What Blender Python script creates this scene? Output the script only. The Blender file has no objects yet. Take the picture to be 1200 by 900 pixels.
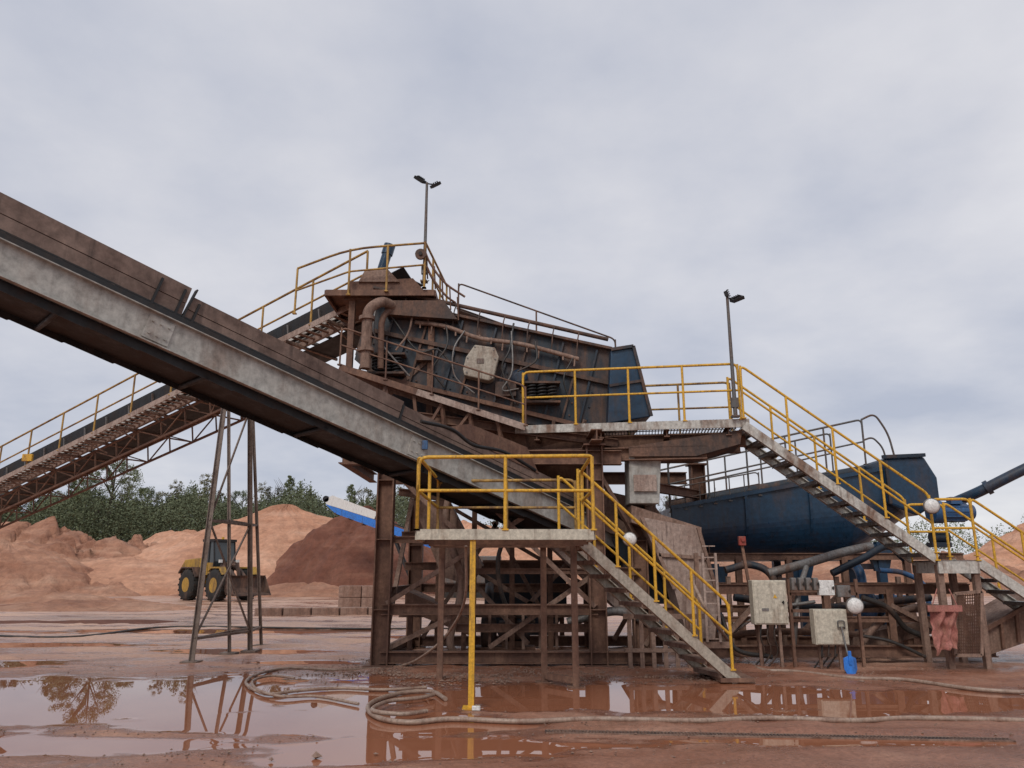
import bpy, math, random
from mathutils import Vector, Matrix, noise
random.seed(7)
S=bpy.context.scene; C=S.collection
PI=math.pi; V=Vector
P0=math.radians(13.7); SP=math.sin(P0); CP=math.cos(P0); CZ=1.6; F=900.0
def at(px,py,Y):
    u=(px-600)/F; v=(450-py)/F; yd=CP-v*SP; zd=SP+v*CP; t=Y/yd
    return V((u*t,Y,CZ+zd*t))
def gr(px,py,z=0.0):
    u=(px-600)/F; v=(450-py)/F; yd=CP-v*SP; zd=SP+v*CP; t=(z-CZ)/zd
    return V((u*t,yd*t,z))
# ---------------------------------------------------------------- materials
def nodes(m):
    m.use_nodes=True; nt=m.node_tree; nt.nodes.clear()
    o=nt.nodes.new('ShaderNodeOutputMaterial'); b=nt.nodes.new('ShaderNodeBsdfPrincipled')
    nt.links.new(b.outputs[0],o.inputs[0]); return nt,b
def mapped(nt,scale,kind='Object'):
    tc=nt.nodes.new('ShaderNodeTexCoord'); mp=nt.nodes.new('ShaderNodeMapping')
    mp.inputs['Scale'].default_value=scale; nt.links.new(tc.outputs[kind],mp.inputs[0]); return mp.outputs[0]
def nz(nt,vec,scale,detail=5,rough=.6):
    n=nt.nodes.new('ShaderNodeTexNoise'); n.inputs['Scale'].default_value=scale
    n.inputs['Detail'].default_value=detail; n.inputs['Roughness'].default_value=rough
    nt.links.new(vec,n.inputs['Vector']); return n.outputs['Fac']
def ramp(nt,fac,stops):
    r=nt.nodes.new('ShaderNodeValToRGB'); e=r.color_ramp.elements
    while len(e)<len(stops): e.new(.5)
    for i,(p,c) in enumerate(stops):
        e[i].position=p; e[i].color=(c[0],c[1],c[2],1) if not isinstance(c,(int,float)) else (c,c,c,1)
    nt.links.new(fac,r.inputs[0]); return r.outputs[0]
def mix(nt,fac,a,b,mode='MIX'):
    m=nt.nodes.new('ShaderNodeMix'); m.data_type='RGBA'; m.blend_type=mode
    for k,x in ((0,fac),(6,a),(7,b)):
        if isinstance(x,(int,float)): m.inputs[k].default_value=x
        elif isinstance(x,tuple): m.inputs[k].default_value=(x[0],x[1],x[2],1)
        else: nt.links.new(x,m.inputs[k])
    return m.outputs[2]
def bump(nt,b,h,strength,dist=.02):
    n=nt.nodes.new('ShaderNodeBump'); n.inputs['Strength'].default_value=strength; n.inputs['Distance'].default_value=dist
    nt.links.new(h,n.inputs['Height']); nt.links.new(n.outputs[0],b.inputs['Normal'])
M={}
def dirty(name,base,dirt=(.17,.085,.055),lo=.45,hi=.65,rough=.6,metal=0,scale=2.2,bmp=.25,stretch=.4,streak=.6):
    m=bpy.data.materials.new(name); nt,b=nodes(m)
    v=mapped(nt,(1,1,stretch)); n1=nz(nt,v,scale,8,.68); n2=nz(nt,mapped(nt,(1,1,1)),scale*7,6,.7)
    n3=nz(nt,mapped(nt,(3,3,.25)),scale*2.2,5,.6)
    f=ramp(nt,n1,[(lo,0.0),(hi,1.0)])
    c=mix(nt,f,base,dirt)
    c=mix(nt,ramp(nt,n3,[(.54,0.0),(.70,streak)]),c,tuple(x*.5 for x in dirt))
    v2=ramp(nt,n2,[(.3,.6),(.7,1.2)])
    c=mix(nt,1.0,c,v2,'MULTIPLY')
    nt.links.new(c,b.inputs['Base Color'])
    r=ramp(nt,n1,[(.35,rough-.12),(.65,min(1,rough+.2))]); nt.links.new(r,b.inputs['Roughness'])
    b.inputs['Metallic'].default_value=metal
    bump(nt,b,n2,bmp,.01)
    M[name]=m; return m
dirty('rust',(.13,.062,.04),(.27,.155,.105),.42,.66,.75,0,2.5)
dirty('rust_dark',(.055,.034,.027),(.20,.11,.075),.43,.66,.7,0,3)
dirty('mud_steel',(.28,.18,.135),(.13,.068,.047),.45,.68,.75,0,3)
dirty('grey_brown',(.22,.165,.135),(.12,.075,.055),.45,.68,.7,0,3)
dirty('dusty',(.40,.30,.25),(.21,.13,.10),.47,.7,.75,0,3)
dirty('wood',(.22,.15,.12),(.12,.078,.064),.42,.66,.85,0,1.3,stretch=1,bmp=.12)
dirty('white',(.54,.52,.47),(.22,.135,.095),.46,.64,.55,0,2.6)
dirty('cream',(.56,.51,.41),(.28,.18,.12),.55,.75,.5,0,3)
dirty('cream_muddy',(.42,.37,.30),(.22,.14,.10),.48,.68,.6,0,3)
dirty('stringer',(.41,.395,.36),(.26,.20,.165),.48,.72,.6,0,1.4,streak=.3)
dirty('yellow',(.72,.40,.035),(.27,.14,.06),.56,.74,.5,0,4)
dirty('yellow_dirty',(.50,.29,.06),(.18,.095,.045),.42,.62,.6,0,4)
dirty('blue',(.010,.040,.082),(.07,.046,.038),.52,.74,.36,0,1.4,streak=.5)
dirty('blue_rusty',(.012,.022,.034),(.12,.066,.045),.46,.62,.55,0,2.2,stretch=.25)
dirty('blue_dark',(.008,.020,.036),(.10,.058,.04),.50,.68,.45,0,2.0)
dirty('motor_blue',(.03,.10,.23),(.11,.075,.06),.48,.70,.45,0,4)
dirty('bright_blue',(.03,.20,.68),(.05,.13,.34),.5,.75,.4,0,2)
dirty('black',(.010,.010,.011),(.05,.034,.028),.5,.75,.6,0,3)
dirty('grey',(.22,.21,.20),(.16,.10,.075),.47,.68,.5,.3,4)
dirty('steel_grey',(.13,.125,.12),(.16,.10,.075),.45,.65,.5,.3,4)
dirty('hose',(.36,.26,.20),(.24,.14,.10),.45,.65,.5,0,5)
dirty('hose_black',(.03,.027,.025),(.14,.085,.06),.5,.7,.5,0,5)
dirty('red',(.32,.05,.035),(.24,.12,.085),.5,.7,.6,0,8)
dirty('red_cloth',(.44,.17,.14),(.30,.14,.10),.42,.62,.85,0,6)
dirty('concrete',(.30,.19,.145),(.22,.125,.09),.45,.65,.85,0,1.5)
dirty('tyre',(.02,.019,.018),(.12,.075,.055),.5,.7,.85,0,2)
dirty('loader_yellow',(.46,.265,.04),(.15,.09,.055),.46,.66,.6,0,1.5)
dirty('lamp_white',(.78,.77,.74),(.5,.42,.36),.6,.8,.35,0,5)
dirty('bark',(.07,.055,.045),(.11,.09,.07),.4,.6,.9,0,2)
def glass():
    m=bpy.data.materials.new('glass'); nt,b=nodes(m); b.inputs['Base Color'].default_value=(.05,.06,.065,1)
    n=nz(nt,mapped(nt,(1,1,1)),3); nt.links.new(ramp(nt,n,[(.3,.05),(.7,.2)]),b.inputs['Roughness']); M['glass']=m
glass()
def heapmat(name,a,bc,c2,bs=.8):
    m=bpy.data.materials.new(name); nt,b=nodes(m)
    v=mapped(nt,(1,1,1)); n1=nz(nt,v,.22,8,.62); n2=nz(nt,v,2.2,8,.75); n3=nz(nt,mapped(nt,(.4,.4,3)),.5,6,.6)
    c=ramp(nt,n1,[(.35,a),(.52,bc),(.66,c2)]); c=mix(nt,.55,c,ramp(nt,n3,[(.38,a),(.55,bc),(.66,c2)]))
    c=mix(nt,1.0,c,ramp(nt,n2,[(.3,.66),(.7,1.17)]),'MULTIPLY')
    nt.links.new(c,b.inputs['Base Color']); b.inputs['Roughness'].default_value=.95
    bump(nt,b,n2,bs,.35); M[name]=m
heapmat('sand',(.44,.21,.125),(.62,.33,.21),(.72,.43,.295),.6)
heapmat('soil',(.17,.062,.038),(.23,.09,.056),(.33,.155,.10))
heapmat('mudbank',(.33,.145,.088),(.54,.28,.18),(.68,.41,.285),.9)
def leafmat(name,a,b_,c):
    m=bpy.data.materials.new(name); nt,b=nodes(m)
    g=nt.nodes.new('ShaderNodeNewGeometry')
    col=ramp(nt,g.outputs['Random Per Island'],[(0,a),(.5,b_),(1,c)])
    n=nz(nt,mapped(nt,(1,1,1)),.3,4); col=mix(nt,1.0,col,ramp(nt,n,[(.35,.75),(.65,1.25)]),'MULTIPLY')
    nt.links.new(col,b.inputs['Base Color']); b.inputs['Roughness'].default_value=.9
    b.inputs['Specular IOR Level'].default_value=.1; M[name]=m
leafmat('leaf_dark',(.095,.11,.068),(.112,.13,.078),(.135,.15,.085))  # far foliage green, with distance haze put into the colour as paler stops
leafmat('leaf_mid',(.11,.13,.07),(.135,.158,.08),(.165,.17,.09))
leafmat('leaf_olive',(.135,.13,.08),(.16,.15,.088),(.20,.17,.10))
# ---------------------------------------------------------------- mesh builder
ORG={}
def fillet(pts,r=.1,n=4):
    pts=[V(p) for p in pts]; out=[pts[0]]
    for i in range(1,len(pts)-1):
        a,b,c=pts[i-1],pts[i],pts[i+1]
        d1=(a-b); d2=(c-b); k=min(r,d1.length*.45,d2.length*.45)
        p=b+d1.normalized()*k; q=b+d2.normalized()*k
        for j in range(n+1):
            t=j/n; out.append(p*(1-t)**2+b*2*t*(1-t)+q*t*t)
    out.append(pts[-1]); return out
def cat(pts,n=8):
    pts=[V(p) for p in pts]; P=[pts[0]*2-pts[1]]+pts+[pts[-1]*2-pts[-2]]; out=[]
    for i in range(1,len(P)-2):
        a,b,c,d=P[i-1:i+3]
        for j in range(n):
            t=j/n; out.append(.5*((2*b)+(c-a)*t+(2*a-5*b+4*c-d)*t*t+(3*b-a-3*c+d)*t**3))
    out.append(pts[-1]); return out
class MB:
    def __init__(s): s.v=[]; s.f=[]; s.s=[]
    def add(s,vs,fs,sm=False):
        o=len(s.v); s.v+=[V(v) for v in vs]; s.f+=[[i+o for i in f] for f in fs]; s.s+=[sm]*len(fs); return s
    def hexa(s,p):
        return s.add(p,[(0,3,2,1),(4,5,6,7),(0,1,5,4),(1,2,6,5),(2,3,7,6),(3,0,4,7)])
    def box(s,c,size,R=None):
        x,y,z=[k/2 for k in size]; c=V(c)
        p=[V((a,b,d)) for d in (-z,z) for a,b in ((-x,-y),(x,-y),(x,y),(-x,y))]
        if R: p=[R@q for q in p]
        return s.hexa([c+q for q in p])
    def bar(s,a,b,w,h,up=(0,0,1)):
        a=V(a);b=V(b);d=(b-a).normalized(); up=V(up)
        if abs(d.dot(up.normalized()))>.98: up=V((0,1,0))
        sd=d.cross(up).normalized(); u=sd.cross(d).normalized(); sd*=w/2; u*=h/2
        return s.hexa([a-sd-u,a+sd-u,a+sd+u,a-sd+u,b-sd-u,b+sd-u,b+sd+u,b-sd+u])
    def ibar(s,a,b,w,h,t=.02,up=(0,0,1)):
        a=V(a);b=V(b);d=(b-a).normalized(); up=V(up)
        if abs(d.dot(up.normalized()))>.98: up=V((0,1,0))
        sd=d.cross(up).normalized(); u=sd.cross(d).normalized()
        o=u*(h/2-t/2); s.bar(a+o,b+o,w,t,u); s.bar(a-o,b-o,w,t,u); s.bar(a,b,t,h-2*t,u); return s
    def tube(s,pts,r,n=8,caps=True,rs=None):
        pts=[V(p) for p in pts]; N=len(pts); vs=[];fs=[]
        d=(pts[1]-pts[0]).normalized(); ref=V((0,0,1)) if abs(d.z)<.9 else V((1,0,0))
        u=d.cross(ref).normalized()
        for i,p in enumerate(pts):
            d=((pts[min(i+1,N-1)]-pts[max(i-1,0)])).normalized()
            u=(u-d*u.dot(d)).normalized(); w=d.cross(u); rr=rs[i] if rs else r
            for k in range(n):
                a=2*PI*k/n; vs.append(p+(u*math.cos(a)+w*math.sin(a))*rr)
        for i in range(N-1):
            for k in range(n):
                k2=(k+1)%n; fs.append((i*n+k,i*n+k2,(i+1)*n+k2,(i+1)*n+k))
        s.add(vs,fs,True)
        if caps:
            s.add(vs[:n],[tuple(reversed(range(n)))]); s.add(vs[-n:],[tuple(range(n))])
        return s
    def cyl(s,a,b,r,n=16): return s.tube([a,b],r,n)
    def prism(s,poly,vec):
        poly=[V(p) for p in poly]; vec=V(vec); n=len(poly)
        return s.add(poly+[p+vec for p in poly],[tuple(reversed(range(n))),tuple(range(n,2*n))]+[(i,(i+1)%n,n+(i+1)%n,n+i) for i in range(n)])
    def lathe(s,prof,c,axis,n=20):
        c=V(c);axis=V(axis).normalized(); ref=V((0,0,1)) if abs(axis.z)<.9 else V((1,0,0))
        u=axis.cross(ref).normalized(); w=axis.cross(u); vs=[];fs=[]
        for r,h in prof:
            for k in range(n):
                a=2*PI*k/n; vs.append(c+axis*h+(u*math.cos(a)+w*math.sin(a))*r)
        for i in range(len(prof)-1):
            for k in range(n):
                fs.append((i*n+k,i*n+(k+1)%n,(i+1)*n+(k+1)%n,(i+1)*n+k))
        s.add(vs,fs,True); s.add(vs[:n],[tuple(reversed(range(n)))]); s.add(vs[-n:],[tuple(range(n))]); return s
    def build(s,name,mat,parent=None,org=None,bev=0):
        o3=ORG[parent.name] if parent else (V(org) if org else V((0,0,0)))
        me=bpy.data.meshes.new(name); me.from_pydata([v-o3 for v in s.v],[],s.f)
        me.polygons.foreach_set('use_smooth',s.s); me.update()
        me.materials.append(M[mat] if isinstance(mat,str) else mat)
        o=bpy.data.objects.new(name,me); C.objects.link(o)
        if parent: o.parent=parent
        else: o.location=o3
        ORG[o.name]=o3
        if bev:
            b=o.modifiers.new('b','BEVEL'); b.width=bev; b.segments=2; b.limit_method='ANGLE'
        return o
def tag(o,label=None,cat_=None,group=None,kind=None):
    if label:o['label']=label
    if cat_:o['category']=cat_
    if group:o['group']=group
    if kind:o['kind']=kind
    return o
def thing(name,label,cat_,loc=(0,0,0),group=None,rz=None):
    o=bpy.data.objects.new(name,None); C.objects.link(o); o.location=loc; o.empty_display_size=.2
    ORG[o.name]=V(loc) if rz is None else V((0,0,0))
    if rz is not None: o.rotation_euler=(0,0,rz)
    return tag(o,label,cat_,group)
def rail(parent,base,mat='yellow',h=1.05,mid=.55,r=.024,step=1.15,ends=True,up=V((0,0,1)),wob=.012,fr=.12):
    base=[V(b) for b in base]; rr=random.Random(int(abs(base[0].x)*1000)+7)
    top=[b+up*h+V((0,rr.uniform(-wob,wob),rr.uniform(-wob,wob))) for b in base]; md=[b+up*mid for b in base]
    path=fillet([md[0]]+top+[md[-1]],fr) if ends else fillet(top,fr)
    MB().tube(path,r,8).build('top_rail',mat,parent)
    MB().tube(fillet(md,.08),r*.85,8).build('mid_rail',mat,parent)
    for i in range(len(base)-1):
        a,b=base[i],base[i+1]; n=max(1,round((b-a).length/step))
        for j in range(n+(1 if i==len(base)-2 else 0)):
            p=a.lerp(b,j/n); q=top[i].lerp(top[i+1],j/n)
            m=MB(); m.tube([p,q-up*.01],r*.95,8); m.box(p+V((0,0,.01)),(.08,.08,.02)); m.build('handrail_post',mat,parent)
def stair(root,a,b,w,n,mat='white',tmat='mud_steel',depth=.24,tw=.24):
    a=V(a);b=V(b);w=V(w); d=(b-a); nrm=d.normalized().cross(w.normalized()); nrm=nrm if nrm.z>0 else -nrm
    for o,q in ((V((0,0,0)),1),(w,-1)):
        m=MB(); m.bar(a+o,b+o,.03,depth,nrm)
        for sg in (-1,1):
            e=nrm*(sg*(depth/2-.008)); qq=w.normalized()*(.04*q)
            m.bar(a+o+e+qq,b+o+e+qq,.07,.016,nrm)
        m.build('stringer',mat,root)
    hd=V((d.x,d.y,0)).normalized()
    for i in range(n):
        p=a+d*((i+.5)/n)
        m=MB(); wi=w.normalized()*.02
        m.bar(p+wi,p+w-wi,tw,.025); m.bar(p+wi-hd*(tw/2)-V((0,0,.02)),p+w-wi-hd*(tw/2)-V((0,0,.02)),.012,.06)
        m.bar(p+wi+hd*(tw/2)-V((0,0,.02)),p+w-wi+hd*(tw/2)-V((0,0,.02)),.012,.06)
        m.build('tread',tmat,root)
Zv=V((0,0,1)); yv=V((0,1,0))
# ================================================================ GROUND
def fb(x,y,s,o=4,z=0):
    return noise.fractal(V((x*s,y*s,z)),1.0,2.0,o)
PUD=[(-6.0,10.7,5.4,2.1),(-2.2,9.0,2.2,.8),(1.4,10.7,4.0,1.2),(4.9,10.5,3.0,.85),(8.4,10.2,3.4,.65),(-.9,7.7,1.6,.5),(-9.5,14.2,2.0,.6),(-5.6,16.6,1.8,.5),(-3.6,14.7,1.3,.35),(-8.5,22,4.5,.8),(9.5,11.5,1.5,.5),(-4.6,7.9,2.6,.4),(-1,20,2.5,.5),(-12,18,4,.6),(3.5,8.0,1.6,.2)]
def wet(x,y):
    v=-1
    for cx,cy,rx,ry in PUD:
        d=math.sqrt(((x-cx)/rx)**2+((y-cy)/ry)**2); v=max(v,1-d)
    return min(v,.55)+fb(x,y*1.5,.6,6)*.5+fb(x,y*2.6,1.7,5,5)*.3-.03
def lines(a,b,st,far_lo,far_hi,k=1.22):
    L=[a+i*st for i in range(int((b-a)/st)+1)]
    s=st; x=L[-1]
    while x<far_hi: s*=k; x+=s; L.append(x)
    s=st; x=a; pre=[]
    while x>far_lo: s*=k; x-=s; pre.append(x)
    return pre[::-1]+L
da=gr(640,858); db=gr(1185,868)
xs=lines(-13,13,.09,-900,900); ys=lines(5,22,.09,-60,1600)
vs=[];wt=[]
for y in ys:
    for x in xs:
        w=wet(x,y) if y<45 and abs(x)<45 else -1
        z=0
        if w<0.0:
            z=min(1,-w*1.2)*(.014+.05*abs(fb(x,y,1.1,5,3))) if y<45 else .05
        if da.x-.3<x<db.x+.3 and abs(y-(da.y+(x-da.x)/(db.x-da.x)*(db.y-da.y)))<.22: z*=.1
        vs.append((x,y,z)); wt.append(max(-1,min(1,w)))
nx=len(xs); fs=[(j*nx+i,j*nx+i+1,(j+1)*nx+i+1,(j+1)*nx+i) for j in range(len(ys)-1) for i in range(nx-1)]
me=bpy.data.meshes.new('ground'); me.from_pydata(vs,[],fs)
at_=me.attributes.new('wet','FLOAT','POINT'); at_.data.foreach_set('value',wt)
me.polygons.foreach_set('use_smooth',[True]*len(fs)); me.update()
gm=bpy.data.materials.new('ground_mud'); nt,b=nodes(gm)
v=mapped(nt,(1,1,1)); at2=nt.nodes.new('ShaderNodeAttribute'); at2.attribute_name='wet'
fine=nz(nt,v,3.0,8,.7); big=nz(nt,v,.16,6,.6); tiny=nz(nt,v,22,6,.75); med=nz(nt,mapped(nt,(.5,1.4,1)),.7,7,.65); grit=nz(nt,v,70,3,.8)
sx=nt.nodes.new('ShaderNodeSeparateXYZ'); nt.links.new(v,sx.inputs[0])
def gmath(op,a,b_):
    n=nt.nodes.new('ShaderNodeMath'); n.operation=op
    for i,x in enumerate((a,b_)):
        if isinstance(x,(int,float)): n.inputs[i].default_value=x
        else: nt.links.new(x,n.inputs[i])
    return n.outputs[0]
a1=gmath('ADD',gmath('MULTIPLY',fine,.6),at2.outputs['Fac'])
pud=ramp(nt,a1,[(.20,0.0),(.30,1.0)])
damp=ramp(nt,a1,[(0.0,0.0),(.22,1.0)])
dry=ramp(nt,big,[(.36,(.24,.092,.055)),(.50,(.38,.175,.11)),(.62,(.56,.33,.235))])
dry=mix(nt,.5,dry,ramp(nt,med,[(.38,(.14,.053,.033)),(.5,(.32,.14,.088)),(.63,(.56,.34,.245))]))
pale=gmath('MULTIPLY',ramp(nt,gmath('MULTIPLY',sx.outputs[1],.02),[(.26,0.0),(.42,1.0)]),ramp(nt,med,[(.40,0.0),(.55,.85)]))
dry=mix(nt,pale,dry,(.64,.42,.31))
dark=gmath('MULTIPLY',ramp(nt,gmath('MULTIPLY',gmath('ADD',sx.outputs[0],4.0),.1),[(.0,0.0),(.5,1.0)]),ramp(nt,gmath('MULTIPLY',sx.outputs[1],.04),[(.46,.45),(.6,0.0)]))
dry=mix(nt,dark,dry,(.21,.082,.048))
dry=mix(nt,1.0,dry,ramp(nt,tiny,[(.3,.6),(.7,1.25)]),'MULTIPLY')
dry=mix(nt,1.0,dry,ramp(nt,grit,[(.35,.75),(.65,1.15)]),'MULTIPLY')
c=mix(nt,damp,dry,(.18,.07,.042)); c=mix(nt,pud,c,(.31,.12,.064))
nt.links.new(c,b.inputs['Base Color'])
r=ramp(nt,med,[(.42,.14),(.60,.7)]); r=mix(nt,damp,r,(.10,.10,.10)); r=mix(nt,pud,r,(.01,.01,.01))
nt.links.new(r,b.inputs['Roughness']); b.inputs['IOR'].default_value=1.37
hh=mix(nt,damp,mix(nt,.5,fine,tiny),mix(nt,.75,mix(nt,.5,fine,tiny),(.5,.5,.5))); hh=mix(nt,pud,hh,(.5,.5,.5)); bump(nt,b,hh,.6,.035)
me.materials.append(gm); g=bpy.data.objects.new('ground',me); C.objects.link(g); tag(g,kind='structure')
# ================================================================ HEAPS
def heap(name,cx,cy,rx,ry,h,seed,mat,rough=.16,cone=1.0,cut=0.0):
    nr,na=64,160; vs=[(cx,cy,0)];fs=[]
    def H(x,y,rn):
        rn=math.sqrt(rn*rn+.004); p=max(0,1-rn); z=h*(p**cone)
        z*=1+rough*2.2*fb(x,y,.10,5,seed); e=min(1,p*5)
        z+=rough*h*.4*fb(x,y,.4,6,seed+9)*e
        rg=1-abs(fb(x,y,.28,4,seed+3))*2; z-=cut*h*max(0,rg-.45)*e
        a=math.atan2(y-cy,x-cx); gl=abs(math.sin(a*11+seed+3*fb(x,y,.2,3)))*.025*h*min(1,p*3)
        return z-gl-.05
    vs[0]=(cx,cy,H(cx,cy,0))
    for i in range(1,nr+1):
        for k in range(na):
            a=2*PI*k/na; rn=i/nr; wob=1+.22*noise.noise(V((math.cos(a)*1.7+seed,math.sin(a)*1.7,seed)))+.06*noise.noise(V((math.cos(a)*7+seed,math.sin(a)*7,seed)))
            x=cx+math.cos(a)*rx*rn*wob; y=cy+math.sin(a)*ry*rn*wob; vs.append((x,y,H(x,y,rn) if i<nr else -.15))
    for k in range(na): fs.append((0,1+k,1+(k+1)%na))
    for i in range(nr-1):
        for k in range(na):
            a=1+i*na+k; b_=1+i*na+(k+1)%na; fs.append((a,a+na,b_+na,b_))
    me=bpy.data.meshes.new(name); me.from_pydata(vs,[],fs); me.polygons.foreach_set('use_smooth',[True]*len(fs))
    me.materials.append(M[mat]); o=bpy.data.objects.new(name,me); C.objects.link(o); tag(o,kind='structure'); return o
def px_x(px,Y,py=640): return at(px,py,Y).x
def hz(px,py,Y): return at(px,py,Y).z
heap('sand_heap',px_x(334,64),64,16,10,hz(334,580,64),1,'sand',.05,.85,.0)
heap('sand_heap',px_x(230,76),76,20,9,hz(230,614,76),12,'sand',.12,.7,.08)
heap('sand_heap',px_x(415,74),74,12,9,hz(410,593,74),2,'sand',.1,.75,.05)
heap('soil_heap',px_x(432,57),57,8.0,6.0,hz(420,590,57),3,'soil',.12,.7,.1)
heap('sand_heap',px_x(80,70),70,22,10,hz(90,614,70),5,'mudbank',.24,.55,.4)
heap('sand_heap',px_x(-60,62),62,24,9,hz(-40,620,62),25,'mudbank',.26,.5,.45)
heap('sand_heap',px_x(10,53),53,10,5,hz(10,655,53),8,'mudbank',.34,.6,.4)
heap('sand_heap',px_x(160,58),58,13,6,hz(160,652,58),18,'sand',.1,.6,.05)
heap('sand_heap',px_x(560,80),80,22,12,hz(560,604,80),6,'sand',.12,.8,.1)
heap('sand_heap',px_x(760,85),85,24,12,hz(760,604,85),16,'sand',.14,.8,.1)
heap('sand_heap',px_x(1000,62),62,20,10,hz(1000,634,62),21,'mudbank',.2,.8,.3)
heap('sand_heap',px_x(1255,66),66,14,9,hz(1220,592,66),14,'sand',.1,.9,.05)
heap('mud_bank',px_x(60,33,720),34,7,2.2,.4,9,'mudbank',.45,.6,.5)
heap('mud_bank',px_x(10,40,720),41,7,2.4,.7,10,'mudbank',.45,.6,.5)
heap('mud_bank',px_x(360,52,700),52,9,2.6,1.0,11,'mudbank',.3,.6,.3)
heap('mud_bank',px_x(110,26,740),25.5,6,1.2,.14,19,'soil',.4,.6,.4)
# ================================================================ TREES
def crown_mesh(seed,h,w,shape,mat,leaf=.085,N=13000,bottom=.12):
    rnd=random.Random(seed); vs=[];fs=[]
    cl=[]
    for i in range(170):
        t=rnd.random(); z=h*(bottom+(1-bottom)*t)
        if shape=='round': rad=w*math.sin(PI*min(.97,.12+.85*t))**.7
        elif shape=='cone': rad=w*(1.05-t)**.8
        else: rad=w*.6*(1-.5*t)
        a=rnd.random()*2*PI; rr=rad*math.sqrt(rnd.random())*1.0
        cl.append((rr*math.cos(a),rr*math.sin(a),z,w*(.06+.14*rnd.random())*(1.15-.7*t)))
    for i in range(N):
        cx,cy,cz,r=rnd.choice(cl); d=V((rnd.gauss(0,1),rnd.gauss(0,1),rnd.gauss(0,1)*1.1)).normalized()*r*rnd.random()**.5*1.7
        p=V((cx,cy,cz))+d; u=V((rnd.gauss(0,1),rnd.gauss(0,1),rnd.gauss(0,1))).normalized(); q=u.orthogonal().normalized()*leaf*rnd.uniform(.5,1.1); u=u*leaf*rnd.uniform(.4,.9)
        o=len(vs); vs+= [p-u,p-q*.6,p+u,p+q*.6]; fs.append((o,o+1,o+2,o+3))
    me=bpy.data.meshes.new('crown'); me.from_pydata(vs,[],fs); me.materials.append(M[mat]); return me
def trunk_mesh(seed,h,r):
    rnd=random.Random(seed); m=MB()
    m.tube([V((0,0,-.1)),V((rnd.gauss(0,.1),0,h*.4)),V((rnd.gauss(0,.2),rnd.gauss(0,.2),h*.97))],r,6,rs=[r,r*.6,r*.12])
    for i in range(16):
        z=h*rnd.uniform(.25,.85); a=rnd.random()*2*PI; l=h*rnd.uniform(.1,.2)
        m.tube([V((0,0,z)),V((math.cos(a)*l*.4,math.sin(a)*l*.4,z+l*.6)),V((math.cos(a)*l*.8,math.sin(a)*l*.8,z+l*1.2))],r*.3,4,rs=[r*.35,r*.2,r*.05])
    me=bpy.data.meshes.new('trunk'); me.from_pydata(m.v,[],m.f); me.materials.append(M['bark']); return me
TV=[(crown_mesh(1,12,2.8,'round','leaf_dark'),trunk_mesh(1,12,.22)),
    (crown_mesh(2,14,2.6,'cone','leaf_mid',N=12000),trunk_mesh(2,14,.2)),
    (crown_mesh(3,11,3.2,'round','leaf_mid'),trunk_mesh(3,11,.25)),
    (crown_mesh(4,13,1.9,'col','leaf_olive',N=5000,bottom=.4),trunk_mesh(4,13,.14)),
    (crown_mesh(5,10,2.9,'round','leaf_olive',N=9000),trunk_mesh(5,10,.2))]
KIND=['dense muted green tree','pointed mid green tree','broad mid green tree','thin sparse olive tree','loose olive green tree']
spots=[(-8,0,562,96),(18,2,574,104),(42,0,572,98),(66,4,578,106),(88,1,562,100),(108,0,560,97),(135,2,534,92),(152,3,554,99),(172,0,572,101),(190,4,578,108),(207,3,564,100),(222,2,580,110),(243,3,556,96),(262,4,578,112),(283,0,576,108),(306,3,566,104),(322,4,572,110),(340,1,558,100),(362,3,580,112),(412,1,568,108),(428,4,574,112),(785,4,582,118),(812,1,572,116),(835,2,580,120),(1010,4,612,125),(640,4,600,125)]
ordn='first second third fourth fifth sixth seventh eighth ninth tenth eleventh twelfth thirteenth fourteenth fifteenth sixteenth seventeenth eighteenth nineteenth twentieth twentyfirst'.split()
for i,(px,k,py,Y) in enumerate(spots):
    top=at(px,py,Y); base_h=[12,14,11,13,10][k]; s=top.z/base_h*1.0
    lab=('%s, %s from left in the wood behind the sand'%(KIND[k],ordn[i]) if i<21 else ['loose olive tree above left end of blue washer','pointed green tree behind left part of blue washer','broad green tree behind middle of blue washer','loose olive tree low behind the upper right stair','loose olive tree seen far through the plant frame'][i-21])
    o=thing('tree',lab,'tree',(top.x,Y,0),'trees behind the quarry',rz=random.random()*6)
    for nm,meh in (('crown',TV[k][0]),('trunk',TV[k][1])):
        c_=bpy.data.objects.new(nm,meh); C.objects.link(c_); c_.parent=o
    o.scale=(s*1.15,s*1.15,s)
rnd=random.Random(5); vs=[];fs=[]
for i in range(260000):
    if rnd.random()<.82: px=rnd.uniform(-160,480); top=590
    else: px=rnd.uniform(480,1500); top=620
    Y=rnd.uniform(86,118); hm=(top+8*math.sin(px*.05)+18*noise.noise(V((px*.03,0,0)))+22*noise.noise(V((px*.16,Y*.4,4)))); zt=at(600,hm,Y).z
    z=zt*(1-.75*rnd.random()**1.3)+rnd.gauss(0,.15); x=px_x(px,Y); p=V((x,Y,z)); u=V((rnd.gauss(0,1),rnd.gauss(0,1),rnd.gauss(0,1))).normalized(); q=u.orthogonal().normalized()*rnd.uniform(.06,.14); u*=rnd.uniform(.06,.15)
    o=len(vs); vs+=[p-u,p-q,p+u,p+q]; fs.append((o,o+1,o+2,o+3))
me=bpy.data.meshes.new('undergrowth'); me.from_pydata(vs,[],fs); me.materials.append(M['leaf_dark'])
o=bpy.data.objects.new('undergrowth',me); C.objects.link(o); tag(o,'muted green undergrowth filling the gaps between far trees','undergrowth',kind='stuff')
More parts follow.
